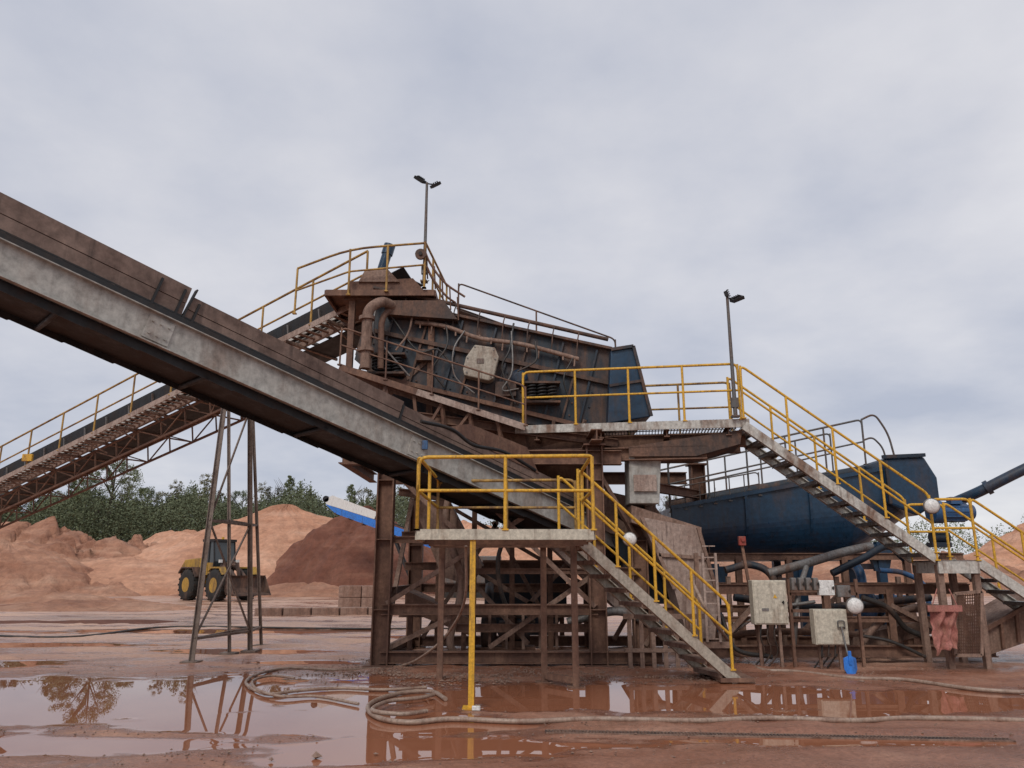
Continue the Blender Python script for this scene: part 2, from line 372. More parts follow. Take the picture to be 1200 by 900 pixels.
# ================================================================ CONVEYOR 1 (front)
def Yat(px,py,t): return t*(CP-(450-py)/F*SP)
A=at(0,281,Yat(0,281,8.3)); B=at(500,515,Yat(500,515,1/(.1205-.0000745*500)))
d=(B-A).normalized(); s_=V((d.x,d.y,0)).normalized(); s_=V((-s_.y,s_.x,0)); s_=s_ if s_.y>0 else -s_
n_=s_.cross(d); n_=n_ if n_.z>0 else -n_
LT=(B-A).length
def c1(a,s,n): return A+d*a+s_*s+n_*n
a0=-3.2
def proj(p):
    q=p-V((0,0,CZ)); zf=q.y*CP+q.z*SP; yu=-q.y*SP+q.z*CP; return 600+F*q.x/zf,450-F*yu/zf
def find(px):
    lo,hi=-2,LT*3
    for _ in range(50):
        m=(lo+hi)/2
        if proj(c1(m,0,0))[0]<px: lo=m
        else: hi=m
    return lo
a215=find(212); a500=find(500); a1_=find(822)
T=thing('belt_conveyor','long front conveyor with pale grey side channel and plain brown skirt boards','conveyor',c1(a1_,.5,-1.2))
WD=.95
for o_ in (0,WD):
    m=MB(); sg=1 if o_==0 else -1
    m.bar(c1(a0,o_,-.20),c1(a1_,o_,-.20),.012,.40,n_)
    for e in (-.006,-.394): m.bar(c1(a0,o_-sg*.035,e),c1(a1_,o_-sg*.035,e),.075,.012,n_)
    m.build('side_channel','stringer',T)
for px in (192,492):
    m=MB(); a=find(px)
    m.bar(c1(a-.16,-.016,-.2),c1(a+.16,-.016,-.2),.016,.30,n_)
    for i in range(3):
        for j in range(2): m.cyl(c1(a-.1+.1*i,-.02,-.28+.16*j),c1(a-.1+.1*i,-.045,-.28+.16*j),.014,6)
    m.build('splice_plate','stringer',T)
for (x0,x1,h0,h1) in ((a0,a215,.12,.56),(a215+.04,a500-.5,.10,.46),(a500-.48,a1_,.08,.40)):
    for o_ in (.14,WD-.14):
        m=MB(); hm=(h0+h1)/2-.01
        m.bar(c1(x0,o_,(h0+hm)/2),c1(x1,o_,(h0+hm)/2),.035,hm-h0,n_)
        m.bar(c1(x0,o_-.006,(hm+.008+h1)/2),c1(x1,o_-.006,(hm+.008+h1)/2),.035,h1-hm-.008,n_)
        m.bar(c1(x0,o_+.02,(h0+h1)/2),c1(x1,o_+.02,(h0+h1)/2),.012,h1-h0-.04,n_)
        m.build('skirt_board','wood',T)
for a in (find(176),find(204),find(224),find(470)):
    m=MB(); m.bar(c1(a,.105,.02),c1(a+.02,.105,.5 if a<a215 else .4),.03,.03,d); m.bar(c1(a-.05,.05,.015),c1(a+.05,.05,.015),.07,.03,n_); m.build('board_clamp','black',T)
m=MB(); m.bar(c1(a215+.0,.11,.02),c1(a215+.06,.11,.56),.02,.08,s_); m.build('joint_plate','black',T)
m=MB(); pr=[(.10,.16),(.30,.02),(WD-.30,.02),(WD-.10,.16)]
prof=pr+[(x,y-.02) for x,y in reversed(pr)]
m.prism([c1(a0,x,y) for x,y in prof],d*(a1_-a0)); m.build('carrying_belt','black',T)
m=MB(); m.bar(c1(a0,WD/2,-.43),c1(a1_,WD/2,-.43),.8,.014,n_); m.build('return_belt','black',T)
m=MB(); m.bar(c1(a0,.05,.055),c1(a1_,.05,.055),.03,.11,n_); m.build('belt_cover','black',T)
a=a0+.2; k=0
while a<a1_-.2:
    m=MB()
    m.bar(c1(a,.02,-.02),c1(a,WD-.02,-.02),.05,.05,n_)
    m.cyl(c1(a,.28,-.0),c1(a,WD-.28,-.0),.05,10); m.cyl(c1(a,.08,.10),c1(a,.27,0),.05,10); m.cyl(c1(a,WD-.27,0),c1(a,WD-.08,.10),.05,10)
    m.build('carrying_roller','rust_dark',T)
    if k%3==0:
        m=MB(); m.cyl(c1(a+.2,.05,-.47),c1(a+.2,WD-.05,-.47),.035,10); m.build('return_roller','black',T)
    a+=.6; k+=1
m=MB(); a=a0
while a<a1_-1:
    m.bar(c1(a,.02,-.36),c1(a+.9,WD-.02,-.36),.05,.05,n_); m.bar(c1(a,.02,-.36),c1(a,WD-.02,-.36),.06,.06,n_); a+=.9
m.build('cross_bracing','rust_dark',T)
for q in (.05,WD-.05):
    m=MB(); a=a0; low=[]
    while a<a1_-1.2: low+= [c1(a,q,-.50),c1(a+.58,q,-.515),c1(a+.6,q,-.50)]; a+=.62
    m.prism([c1(a0,q,-.395)]+low+[c1(a1_-1.2,q,-.50),c1(a1_-1.2,q,-.395)],s_*.012)
    m.build('under_guard','black',T)
m=MB(); m.cyl(c1(a1_-.1,.08,-.22),c1(a1_-.1,WD-.08,-.22),.26,20); m.build('tail_drum','rust_dark',T)
m=MB(); m.prism([c1(a1_-1.3,-.02,.36),c1(a1_+.25,-.02,.28),c1(a1_+.3,-.02,-.45),c1(a1_-.2,-.02,-.5),c1(a1_-.5,-.02,-.05),c1(a1_-1.3,-.02,.0)],s_*.03); m.build('tail_guard','mud_steel',T)
m=MB(); p=c1(find(497),-.06,-.12); m.box(p,(.09,.05,.14)); m.build('junction_box','motor_blue',T,bev=.008)
m=MB(); a=find(520)
m.prism([c1(a,.1,.36),c1(a+.5,.1,.62),c1(a+1.9,.1,.72),c1(a+2.3,.1,.36)],s_*(WD-.2)); ob=m.build('feed_hopper','rust',T)
m=MB(); m.tube(cat([c1(a-.6,-.08,.2),c1(a,-.1,.3),c1(a+.5,-.1,.22),c1(a+1.2,-.1,.35),c1(a+2,-.1,.3)]),.03,8); m.build('cable','black',T)
# ================================================================ CONVEYOR 2 (rear)
L0=at(0,562,22.1); R0=at(432,347,14.9)
e=(R0-L0).normalized(); sb=V((e.x,e.y,0)).normalized(); sb=V((-sb.y,sb.x,0)); sb=sb if sb.y>0 else -sb
nb=sb.cross(e); nb=nb if nb.z>0 else -nb; LL=(R0-L0).length
def c2(a,s,n): return L0+e*a+sb*s+nb*n
b0=-5
T2=thing('belt_conveyor','rear conveyor with yellow handrail and lattice truss climbing right to the screen','conveyor',c2(b0,.8,-3))
for o_ in (.62,1.6):
    m=MB(); m.bar(c2(b0,o_,.04),c2(LL+.3,o_,.04),.012,.2,nb)
    for q in (.14,-.06): m.bar(c2(b0,o_-.03,q),c2(LL+.3,o_-.03,q),.06,.012,nb)
    m.build('side_channel','stringer',T2)
m=MB(); m.bar(c2(b0,.56,.26),c2(LL,.56,.26),.03,.07,nb); m.build('pale_edge_strip','white',T2)
pr=[(.66,.72),(.9,.5),(1.3,.5),(1.56,.72)]
m=MB(); m.prism([c2(b0,x,y) for x,y in pr+[(x,y-.02) for x,y in reversed(pr)]],e*(LL+.5-b0)); m.build('carrying_belt','black',T2)
m=MB(); m.bar(c2(b0,.60,.52),c2(LL-.2,.60,.52),.02,.44,nb); m.build('belt_guard','black',T2)
m=MB(); m.bar(c2(b0,1.1,-.10),c2(LL,1.1,-.10),.85,.014,nb); m.build('return_belt','black',T2)
a=b0+.2
while a<LL:
    m=MB(); m.cyl(c2(a,.66,.40),c2(a,1.56,.40),.05,8); m.bar(c2(a,.6,.02),c2(a,1.6,.02),.05,.05,nb); m.bar(c2(a,.57,.0),c2(a,.57,.66),.04,.03,e); m.build('carrying_roller','grey',T2); a+=1.0
m=MB(); a=b0
while a<LL: m.bar(c2(a,.02,-.02),c2(a,.52,-.02),.07,.02,nb); a+=.21
m.build('walkway_slats','mud_steel',T2)
for q in (0,.54):
    m=MB(); m.bar(c2(b0,q,-.01),c2(LL+.2,q,-.01),.02,.13,nb); m.build('walkway_edge','dusty' if q==0 else 'mud_steel',T2)
a=b0+.4; m=MB()
while a<LL: m.bar(c2(a,.0,-.08),c2(a,1.6,-.12),.05,.06,nb); m.bar(c2(a,.0,-.1),c2(a,.62,-.35),.03,.03,nb); a+=1.25
m.build('walkway_bracket','mud_steel',T2)
def truss(par,u0,u1,q,dep):
    m=MB(); m.bar(c2(u0,q,-dep),c2(u1,q,-dep),.05,.05,nb); m.bar(c2(u0,q,-.12),c2(u1,q,-.12),.05,.05,nb)
    a=u0; i=0
    while a<u1-.1:
        m.bar(c2(a,q,-.12),c2(a,q,-dep),.03,.03,e)
        m.bar(c2(a,q,-.12 if i%2 else -dep),c2(min(a+.95,u1),q,-dep if i%2 else -.12),.028,.028,nb); a+=.95; i+=1
    m.build('lattice_truss','rust',par)
truss(T2,b0,LL-5.4,.66,.58); truss(T2,b0,LL-5.4,1.58,.58)
a=b0
while a<LL-5.4: MB().bar(c2(a,.66,-.58),c2(a,1.58,-.58),.03,.03,nb).build('truss_cross_bar','rust',T2); a+=1.9
rail(T2,[c2(b0,.02,0),c2(LL-.1,.02,0)],'yellow_dirty',step=1.55,ends=False,r=.026)
m=MB(); q=c2(LL*.105,-.03,.22); m.box(q,(.28,.08,.2)); m.build('pull_cord_box','yellow',T2,bev=.01)
# ================================================================ SUPPORT TOWER
f1=gr(224,777); f2=gr(293,764)
T3=thing('support_tower','tall slim braced steel tower on splayed legs under rear conveyor, standing in puddle','support tower',(f1+f2)/2)
tp=[at(264,466,15.6),at(293,474,16.0),at(268,470,16.6),at(296,478,17.0)]
ft=[f1,f2,f1+V((.15,1.5,0)),f2+V((-.15,1.2,0))]
for i,(p,q) in enumerate(zip(ft,tp)):
    m=MB(); k=.10 if i<2 else .07; m.ibar(p,q,k,k,.012,(1,.3,0)); m.box(p+V((0,0,.02)),(.3,.3,.035)); m.build('leg','grey_brown',T3)
def lp(i,t): return ft[i].lerp(tp[i],t)
for (i,j) in ((0,1),(0,2),(1,3),(2,3)):
    for t in (.08,.5): MB().bar(lp(i,t),lp(j,t),.045,.045).build('cross_beam','grey_brown',T3)
for (u,w) in ((.08,.5),(.5,.98)):
    MB().bar(lp(0,u),lp(1,w),.03,.03).build('brace','grey_brown',T3)
MB().bar(lp(1,.08),lp(0,.5),.03,.03).build('brace','grey_brown',T3)
for i,j in ((0,1),(2,3)): MB().bar(tp[i]-V((.3,0,0)),tp[j]+V((.5,.1,0)),.12,.14).build('head_beam','rust',T3)
# ================================================================ MAIN FRAME
T4=thing('steel_framework','heavy brown mud stained steel frame carrying the screen over the puddles','steel frame',(-.4,15.5,0))
legs=[(-2.28,14.0),(1.5,14.0),(-2.1,17.2),(1.7,17.2),(2.35,14.6),(4.0,16.6)]
for i,(x,y) in enumerate(legs):
    m=MB(); top=3.86
    m.ibar(V((x,y,0)),V((x,y,top)),.26,.30,.024,(1,0,0)); m.box(V((x,y,.02)),(.5,.45,.04)); m.box(V((x,y,top-.02)),(.4,.4,.03))
    for z in (.95,2.15,3.2): m.box(V((x,y,z)),(.25,.25,.015))
    m.build('leg','rust',T4)
bm_=[((-3.1,14.0,3.62),(2.0,14.0,3.62),.2,.26),((-2.6,17.2,3.62),(3.9,17.2,3.62),.2,.26),((-2.28,13.7,3.95),(-2.28,17.5,3.95),.2,.2),((1.5,13.4,3.95),(1.5,17.5,3.95),.2,.2),
((-2.28,14,.95),(1.5,14,.95),.14,.18),((-2.1,17.2,1.25),(1.7,17.2,1.25),.14,.18),((-2.28,14,.16),(2.6,14,.16),.2,.2),((-2.28,17.2,.16),(4,17.2,.16),.2,.2),((-2.28,14,1.25),(-2.2,17.2,1.25),.12,.14),((-2.28,14,.16),(-2.2,17.2,.16),.2,.2),((1.5,14,2.2),(1.6,17.2,2.2),.14,.16),((-3.1,14,3.62),(-3.1,17.2,3.62),.16,.2),((-1.0,14.3,.62),(1.5,14.3,.62),.1,.14),((-2.28,14.05,2.15),(-.6,14.05,2.15),.1,.12),
((-2.2,15.6,.8),(1.6,15.6,.8),.12,.14),((-2.2,15.6,2.3),(1.6,15.6,2.3),.12,.14),((-2.1,17.2,2.4),(3.9,17.2,2.4),.12,.16),((1.5,14.1,1.6),(2.35,14.6,1.6),.12,.14),((2.35,14.6,3.2),(4.0,16.6,3.2),.14,.18),((2.35,14.6,.9),(3.6,14.6,.9),.12,.14),((-2.28,14.2,4.5),(2.0,14.4,3.95),.12,.16),((-2.28,16.8,4.9),(2.0,16.8,4.0),.12,.16),((-2.2,15.0,3.1),(1.6,15.0,2.6),.1,.14),((-2.2,16.2,1.7),(3.9,16.2,1.7),.12,.16),((-1.0,14.5,1.6),(1.5,14.5,1.6),.08,.1)]
for a,b_,w,h in bm_: MB().ibar(a,b_,w,h,.02).build('beam','rust',T4)
for a,b_ in (((-2.2,14.0,1.05),(.3,14.0,2.6)),((-.6,13.95,2.95),(1.45,13.95,1.0)),((-2.1,17.2,1.3),(1.6,17.2,3.4)),((-2.2,14.1,3.4),(-.9,14.1,2.2)),((-2.25,14.2,.3),(-2.15,17,3.4)),((-2.25,14.08,.25),(-.9,14.08,.9)),((1.5,14.2,.3),(1.65,17,3.3)),((-1.9,15.6,2.3),(.6,15.6,.85)),((.2,15.6,.85),(1.6,15.6,2.25)),((-2.1,17.2,3.4),(1.6,17.2,1.3)),((2.4,14.6,.3),(3.5,14.7,1.9)),((1.55,14.05,3.4),(2.3,14.5,2.2)),((2.3,14.7,3.3),(3.9,16.5,1.6)),((-.4,14.2,.3),(1.4,14.2,1.5)),((.3,14.9,.3),(-1.2,14.9,1.9)),((-1.8,16.2,.3),(-.3,16.2,2.6)),((.9,16.2,.3),(-.4,16.2,2.6)),((2.0,15.8,.3),(3.3,15.8,2.4))):
    MB().bar(V(a),V(b_),.08,.08).build('brace','mud_steel',T4)
for x in (-1.45,-.75,.0,.75):
    MB().ibar(V((x,15.6,.1)),V((x,15.6,2.9)),.1,.1,.014,(0,1,0)).build('inner_post','rust',T4)
m=MB(); 
for i in range(7): m.bar(V((-.4+.3*i,14.4,.25)),V((-.4+.3*i,14.4,.93)),.05,.05)
m.bar(V((-.6,14.4,.93)),V((1.5,14.4,.93)),.07,.07); m.build('low_guard','mud_steel',T4)
m=MB()
for i in range(7): m.bar(V((2.0+.2*i,13.7,.0)),V((2.0+.2*i,13.7,.85)),.07,.05)
m.bar(V((1.9,13.7,.85)),V((3.3,13.7,.85)),.07,.08); m.bar(V((1.9,13.7,.3)),V((3.3,13.7,.3)),.07,.06); m.build('grille_panel','mud_steel',T4)
m=MB()
tpz=[V((-1.9,14.5,4.5)),V((1.6,14.5,4.2)),V((1.6,17,4.2)),V((-1.9,17,4.5))]; btz=[V((-.2,15.2,2.95)),V((1.0,15.2,2.75)),V((1.0,16.4,2.75)),V((-.2,16.4,2.95))]
m.hexa(btz+tpz); m.build('collecting_hopper','rust',T4)
for k in range(6):
    x=-1.6+.6*k; MB().bar(V((x,14.48,4.42)),V((.0+.18*k,15.14,3.0)),.06,.05).build('hopper_rib','mud_steel',T4)
m=MB(); m.prism([V((1.0,14.9,3.3)),V((2.7,14.9,2.9)),V((3.1,14.9,2.2)),V((1.9,14.9,2.3)),V((1.0,14.9,2.7))],yv*1.3); m.build('transfer_chute','mud_steel',T4)
m=MB(); m.prism([V((1.9,15.1,2.25)),V((3.0,15.1,2.15)),V((3.3,15.1,1.0)),V((2.5,15.1,1.0))],yv*1.0); m.build('transfer_chute','blue_dark',T4)
m=MB(); m.prism([V((.25,14.6,2.5)),V((.5,14.6,2.6)),V((2.2,14.6,1.35)),V((2.2,14.6,.95)),V((1.9,14.6,.95))],yv*.8); m.build('sloping_chute_side','dusty',T4)
m=MB(); m.prism([V((-1.9,14.7,2.9)),V((-1.2,14.7,2.9)),V((-.55,14.7,1.7)),V((-.8,14.7,1.35)),V((-1.3,14.7,1.5))],yv*.9); m.build('sloping_chute_side','mud_steel',T4)
m=MB(); m.prism([at(752,606,14.0),at(818,618,14.0),at(842,700,14.0),at(838,748,14.0),at(806,748,14.0),at(790,690,14.0)],yv*.7); m.build('steep_chute','dusty',T4)
for a_,b_ in ((at(752,606,13.97),at(790,690,13.97)),(at(818,618,13.97),at(842,700,13.97)),(at(772,650,13.97),at(828,654,13.97))): MB().bar(a_,b_,.05,.06).build('chute_rib','mud_steel',T4)
# ================================================================ VIBRATING SCREEN
O=at(436,350,14.6); E=at(722,413,14.6); e1=(E-O).normalized(); e2=V((e1.z,0,-e1.x)); e2=e2 if e2.z<0 else -e2
SL=(E-O).length
def sc(a,b,c=0): return O+e1*a+e2*b+yv*c
T5=thing('vibrating_screen','large blue black vibrating screen box streaked with mud sloping down right','screening machine',sc(2.4,1.9,1))
side=[(0,.05),(1.0,-.04),(SL-.9,-.05),(SL+.2,-.02),(SL+.45,.9),(SL+.45,1.45),(SL-.3,1.68),(SL-2.3,1.88),(SL-3.2,1.70),(.6,1.62),(0,1.3)]
for c in (0,2.2):
    m=MB(); m.prism([sc(a,b,c) for a,b in side],yv*.03); m.build('side_plate','blue_rusty',T5)
m=MB(); m.bar(sc(0,.0,-.07),sc(SL-.1,-.03,-.07),.12,.05,e2); m.build('top_flange','rust_dark',T5)
m=MB(); m.bar(sc(.1,1.54,-.07),sc(SL-.1,1.62,-.07),.1,.08,e2); m.build('bottom_flange','rust',T5)
m=MB(); m.bar(sc(.0,.66,-.05),sc(SL,.66,-.05),.09,.08,e2); m.build('stiffening_rail','rust_dark',T5)
for i in range(14):
    a=.2+.34*i
    m=MB(); tpb=.05 if i%2 else .68
    m.bar(sc(a,tpb,-.03),sc(a-.04,1.58,-.03),.04,.06,yv)
    for b in (.9,1.2,1.45): m.cyl(sc(a+.08,b,-.0),sc(a+.08,b,-.03),.018,6)
    m.build('stiffening_rib','rust_dark' if i%3==0 else 'blue_dark',T5)
m=MB(); m.prism([sc(.0,.15,.1),sc(SL-.1,.15,.1),sc(SL-.1,.22,.1),sc(0,.22,.1)],yv*2.05); m.prism([sc(.0,.95,.1),sc(SL-.1,.95,.1),sc(SL-.1,1.0,.1),sc(0,1.0,.1)],yv*2.05); m.prism([sc(-.02,.1,.02),sc(.03,.1,.02),sc(.03,1.2,.02),sc(-.02,1.2,.02)],yv*2.2); m.build('screen_deck','rust_dark',T5)
m=MB(); m.tube(cat([sc(1.0,.33,-.13),sc(1.6,.28,-.15),sc(2.3,.36,-.13),sc(3.2,.30,-.15),sc(4.3,.34,-.13)]),.045,10)
for i in range(14): a=1.1+.24*i; m.tube([sc(a,.3,-.14),sc(a+.03,.43+.10*math.sin(i*2.1),-.16)],.018,5)
m.build('spray_bar','mud_steel',T5)
m=MB(); m.tube(fillet([sc(0.0,-.2,-.1),sc(1.3,-.22,-.1),sc(SL-.2,-.26,.1)],.2),.04,10)
for i in range(8):
    a=.7+.5*i; m.tube(fillet([sc(a,-.2,-.1),sc(a,-.05,-.18),sc(a+.05,.3,-.14)],.1),.014,6)
m.build('water_manifold','rust_dark',T5)
ga,gb=2.46,.86
poly=[(-.35,-.02),(-.22,-.36),(.26,-.40),(.40,-.2),(.40,.34),(.30,.42),(-.28,.42),(-.35,.3)]
m=MB(); m.prism([sc(ga+x*.82,gb+y*.82,-.34) for x,y in poly],yv*.28); m.build('exciter_guard','cream_muddy',T5,bev=.02)
m=MB()
for x,y in ((-.25,-.0),(-.17,-.25),(.2,-.27),(.27,-.1),(.27,.26),(-.2,.28)): m.cyl(sc(ga+x,gb+y,-.34),sc(ga+x,gb+y,-.36),.015,6)
m.box(sc(ga,gb,-.345),(.14,.02,.09)); m.build('guard_bolts','grey',T5)
m=MB(); m.box(sc(1.35,.95,-.12),(.3,.2,.22)); m.build('drive_bracket','rust_dark',T5)
m=MB(); m.box(sc(3.05,1.25,-.12),(.4,.14,.28)); m.build('drive_bracket','rust_dark',T5)
m=MB(); m.lathe([(.17,0),(.17,.06),(.09,.09)],sc(3.25,.95,-.03),(0,-1,0),18); m.build('bearing_cap','blue',T5)
for ca,cbb in ((3.75,1.18),(.7,1.30)):
    for a in (ca-.2,ca,ca+.2):
        m=MB(); pts=[]; cb=sc(a,cbb,-.22)
        for i in range(61): th=i/60*2*PI*5; pts.append(cb+V((.085*math.cos(th),.085*math.sin(th),-.16+.32*i/60)))
        m.tube(pts,.02,6); m.build('coil_spring','black',T5)
    for sg in (.19,-.19):
        m=MB(); q=sc(ca,cbb,-.22); m.box(q+V((0,.05,sg)),(.7,.3,.04)); m.build('spring_seat','rust_dark',T5)
for pts,r,mt in (([sc(.15,.1,-.15),sc(.3,.75,-.3),sc(.7,1.1,-.35),sc(1.2,1.45,-.3)],.02,'grey'),([sc(2.9,.1,-.2),sc(3.1,.9,-.3),sc(3.0,1.3,-.25),sc(3.3,1.2,-.2)],.016,'grey'),([sc(2.9,-.1,-.1),sc(2.95,.5,-.25),sc(2.9,.9,-.25),sc(3.3,1.5,-.2)],.02,'hose_black'),([sc(3.4,.2,-.2),sc(3.5,.6,-.3),sc(3.2,.9,-.3)],.018,'hose_black'),([sc(.5,.3,-.15),sc(1.2,.9,-.25),sc(1.6,.8,-.25),sc(2.0,1.1,-.25)],.018,'hose_black'),([sc(4.2,.3,-.15),sc(4.1,.8,-.22),sc(4.3,1.2,-.2)],.018,'hose_black'),([sc(1.6,.2,-.15),sc(1.75,.7,-.28),sc(1.6,1.2,-.25),sc(1.9,1.5,-.2)],.02,'hose_black'),([sc(.9,.1,-.15),sc(.95,.6,-.25),sc(.8,1.0,-.25)],.022,'mud_steel'),([sc(2.0,.3,-.2),sc(1.9,.75,-.3),sc(2.05,1.25,-.3),sc(2.5,1.5,-.3)],.016,'grey')):
    MB().tube(cat(pts),r,8).build('hose',mt,T5)
m=MB(); q=[at(716,410,14.3),at(742,406,14.3),at(763,488,14.3),at(712,496,14.3)]
m.prism(q,yv*2.6); m.build('discharge_chute','blue',T5,bev=.02)
m=MB()
m.bar(q[0]-yv*.03,q[1]-yv*.03,.05,.06); m.bar(q[1]-yv*.03,q[2]-yv*.03,.05,.06); m.bar(q[0].lerp(q[3],.5)-yv*.03,q[1].lerp(q[2],.5)-yv*.03,.04,.05); m.build('chute_flange','blue_rusty',T5)
m=MB(); fbx=[at(402,352,14.5),at(500,344,14.5),at(484,326,14.5),at(410,330,14.5)]
m.prism(fbx,yv*2.2); m.build('feed_box','rust',T5)
m=MB(); m.prism([at(450,352,14.3),at(520,352,14.3),at(536,374,14.3),at(452,368,14.3)],yv*2.4); m.build('feed_chute','rust_dark',T5)
m=MB(); m.prism([at(420,330,14.45),at(468,330,14.45),at(455,316,14.45),at(428,316,14.45)],yv*1.9); m.build('splash_hood','mud_steel',T5)
a=at(447,318,14.9); b_=at(456,290,14.9)
m=MB(); m.cyl(a,b_,.10,14); m.cyl(a.lerp(b_,.7),b_+(b_-a)*.1,.12,14); m.build('drive_motor','blue',T5)
m=MB(); m.tube(fillet([at(428,432,14.0),at(431,362,14.0),at(448,352,14.1),at(462,360,14.4)],.3,6),.10,14)
m.cyl(at(429,412,14.0),at(429,408,14.0),.15,14); m.cyl(at(430,375,14.0),at(430,371,14.0),.15,14); m.build('water_pipe','mud_steel',T5)
m=MB(); m.tube(fillet([at(446,432,14.2),at(447,372,14.2),at(462,358,14.4)],.3,6),.06,10); m.build('water_pipe','rust',T5)
rb=[at(537,362,16.6),at(722,428,16.6)]
T5b=thing('screen_walkway','narrow sloping walkway with dark handrail behind the screen top','walkway',rb[1])
m=MB(); m.bar(rb[0]+yv*.3,rb[1]+yv*.3,.6,.05); m.build('deck','rust_dark',T5b)
rail(T5b,rb,'rust_dark',h=.62,mid=.02,step=1.7,r=.02)
w0=at(398,428,13.95); w1=at(616,499,13.95)
T5c=thing('screen_walkway','brown sloping walkway with muddy handrails along near side of the screen','walkway',w1)
m=MB(); m.bar(w0+yv*.3,w1+yv*.3,.62,.035); m.build('deck','rust',T5c)
wm=w0.lerp(w1,.42)
MB().bar(w0-Zv*.03,wm-Zv*.03,.03,.12).build('edge_channel','rust',T5c)
MB().bar(wm-Zv*.03,w1-Zv*.03,.03,.12).build('edge_channel','dusty',T5c)
MB().bar(w0-Zv*.03+yv*.6,w1-Zv*.03+yv*.6,.03,.12).build('edge_channel','mud_steel',T5c)
rail(T5c,[w0,w1],'rust',h=.75,mid=.4,step=.95,r=.018)
for t in (.08,.25,.4,.55,.7,.85):
    p=w0.lerp(w1,t); MB().bar(p+V((0,.1,-.05)),V((p.x+.1,14.2,3.9)),.06,.06).build('bracket','rust',T5c)
for t0,t1 in ((.08,.25),(.4,.55),(.55,.7)):
    p=w0.lerp(w1,t0); q=w0.lerp(w1,t1); MB().bar(V((p.x+.1,14.15,3.9)),q+V((0,.1,-.1)),.05,.05).build('bracket_brace','rust',T5c)
h0=at(385,350,14.6); h1=at(505,344,14.6); zz=h1.z
hp=[V((h0.x,14.35,zz)),V((h1.x+.1,14.35,zz)),V((h1.x+.1,17.2,zz)),V((h0.x,17.2,zz))]
T6=thing('head_platform','small brown platform with yellow handrail at the screen head','platform',hp[1])
m=MB(); m.prism([p-Zv*.04 for p in hp],Zv*.03); m.build('deck','rust',T6)
for i in range(4): MB().bar(hp[i]-Zv*.08,hp[(i+1)%4]-Zv*.08,.05,.12).build('edge_beam','rust',T6)
rail(T6,[at(345,368,14.7),at(408,346,14.3),at(497,338,14.3)],'yellow_dirty',h=.98,mid=.5,step=.95,ends=False,fr=.5)
rail(T6,[at(497,338,14.3),V((h1.x+.1,17.0,zz+.1))],'yellow_dirty',h=.98,mid=.5,step=.9,ends=False)
m=MB(); m.tube(cat([at(497,292,14.3),at(505,310,14.35),at(522,332,14.4),at(545,348,14.5)]),.022,8); m.tube(cat([at(500,312,14.3),at(507,326,14.35),at(522,346,14.4),at(534,355,14.5)]),.022,8)
for k in range(5):
    q=at(500+9*k,300+12*k,14.35); m.tube([q,q+V((.02,.1,-.45))],.016,6)
m.build('bent_guard_rail','rust',T6)
for x in (-3.2,-1.6):
    for y in (14.6,17.0): MB().bar(V((x,y,3.7)),V((x,y,zz-.1)),.12,.12).build('support_post','rust',T6)
for a,b_ in (((-3.2,14.6,4.2),(-1.7,14.6,5.6)),((-3.2,14.6,4.6),(-2.2,14.6,4.6))): MB().bar(V(a),V(b_),.07,.08).build('post_brace','mud_steel',T6)
# ================================================================ UPPER PLATFORM
zP=4.25; u0=V((.16,14.25,zP)); u1=V((4.15,13.6,zP)); ud=(u1-u0).normalized(); uw=V((-ud.y,ud.x,0))
T7=thing('upper_platform','upper steel walkway platform with cream edge beam and yellow handrail','platform',u0)
def up(a,w,z=0): return u0+ud*a+uw*w+Zv*z
UL=(u1-u0).length
m=MB(); k=0
while k<UL: m.bar(up(k,0.02,.012),up(k,1.5,.012),.014,.03); k+=.06
m.bar(up(0,.3,.0),up(UL,.3,.0),.008,.02); m.bar(up(0,.9,.0),up(UL,.9,.0),.008,.02); m.bar(up(0,1.3,.0),up(UL,1.3,.0),.008,.02)
m.build('grating','grey',T7)
m=MB(); m.bar(up(-.1,0,-.06),up(UL+.12,0,-.06),.05,.15); m.build('edge_beam','white',T7)
m=MB(); m.bar(up(UL+.1,.03,-.06),up(UL+.1,1.5,-.06),.05,.15); m.build('edge_beam','white',T7)
m=MB(); m.bar(up(0,1.5,-.08),up(UL,1.5,-.08),.05,.18); m.ibar(up(-.2,.5,-.28),up(UL+.1,.5,-.28),.16,.26); m.ibar(up(-.2,1.3,-.28),up(UL+.1,1.3,-.28),.16,.26)
for k in (.3,1.5,2.7,3.8): m.ibar(up(k,.06,-.18),up(k,1.5,-.18),.1,.16)
m.build('floor_beam','rust',T7)
m=MB(); m.prism([up(2.0,.1,-.42),up(UL,.1,-.16),up(UL-.05,.1,-.42),up(3.2,.1,-.62),up(2.0,.1,-.6)],uw*1.0); m.build('gusset','rust_dark',T7)
m=MB(); m.ibar(up(-.5,.2,-.55),up(3.4,.2,-.55),.2,.24); m.build('cross_girder','rust',T7)
rail(T7,[up(.05,0,0),up(UL-.02,0,0)],'yellow',step=.9)
rail(T7,[up(2.0,1.5,0),up(UL,1.5,0)],'yellow_dirty',step=1.2)
m=MB(); m.prism([at(737,532,14.1),at(775,528,14.1),at(773,590,14.1),at(738,590,14.1)],yv*.6); m.build('discharge_chute','stringer',T7,bev=.015)
m=MB(); m.box(at(756,566,14.05),(.42,.02,.3)); m.build('inspection_cover','dusty',T7)
m=MB(); m.prism([at(740,592,14.1),at(822,618,14.1),at(822,640,14.1),at(740,612,14.1)],yv*.9); m.build('lower_chute','mud_steel',T7)
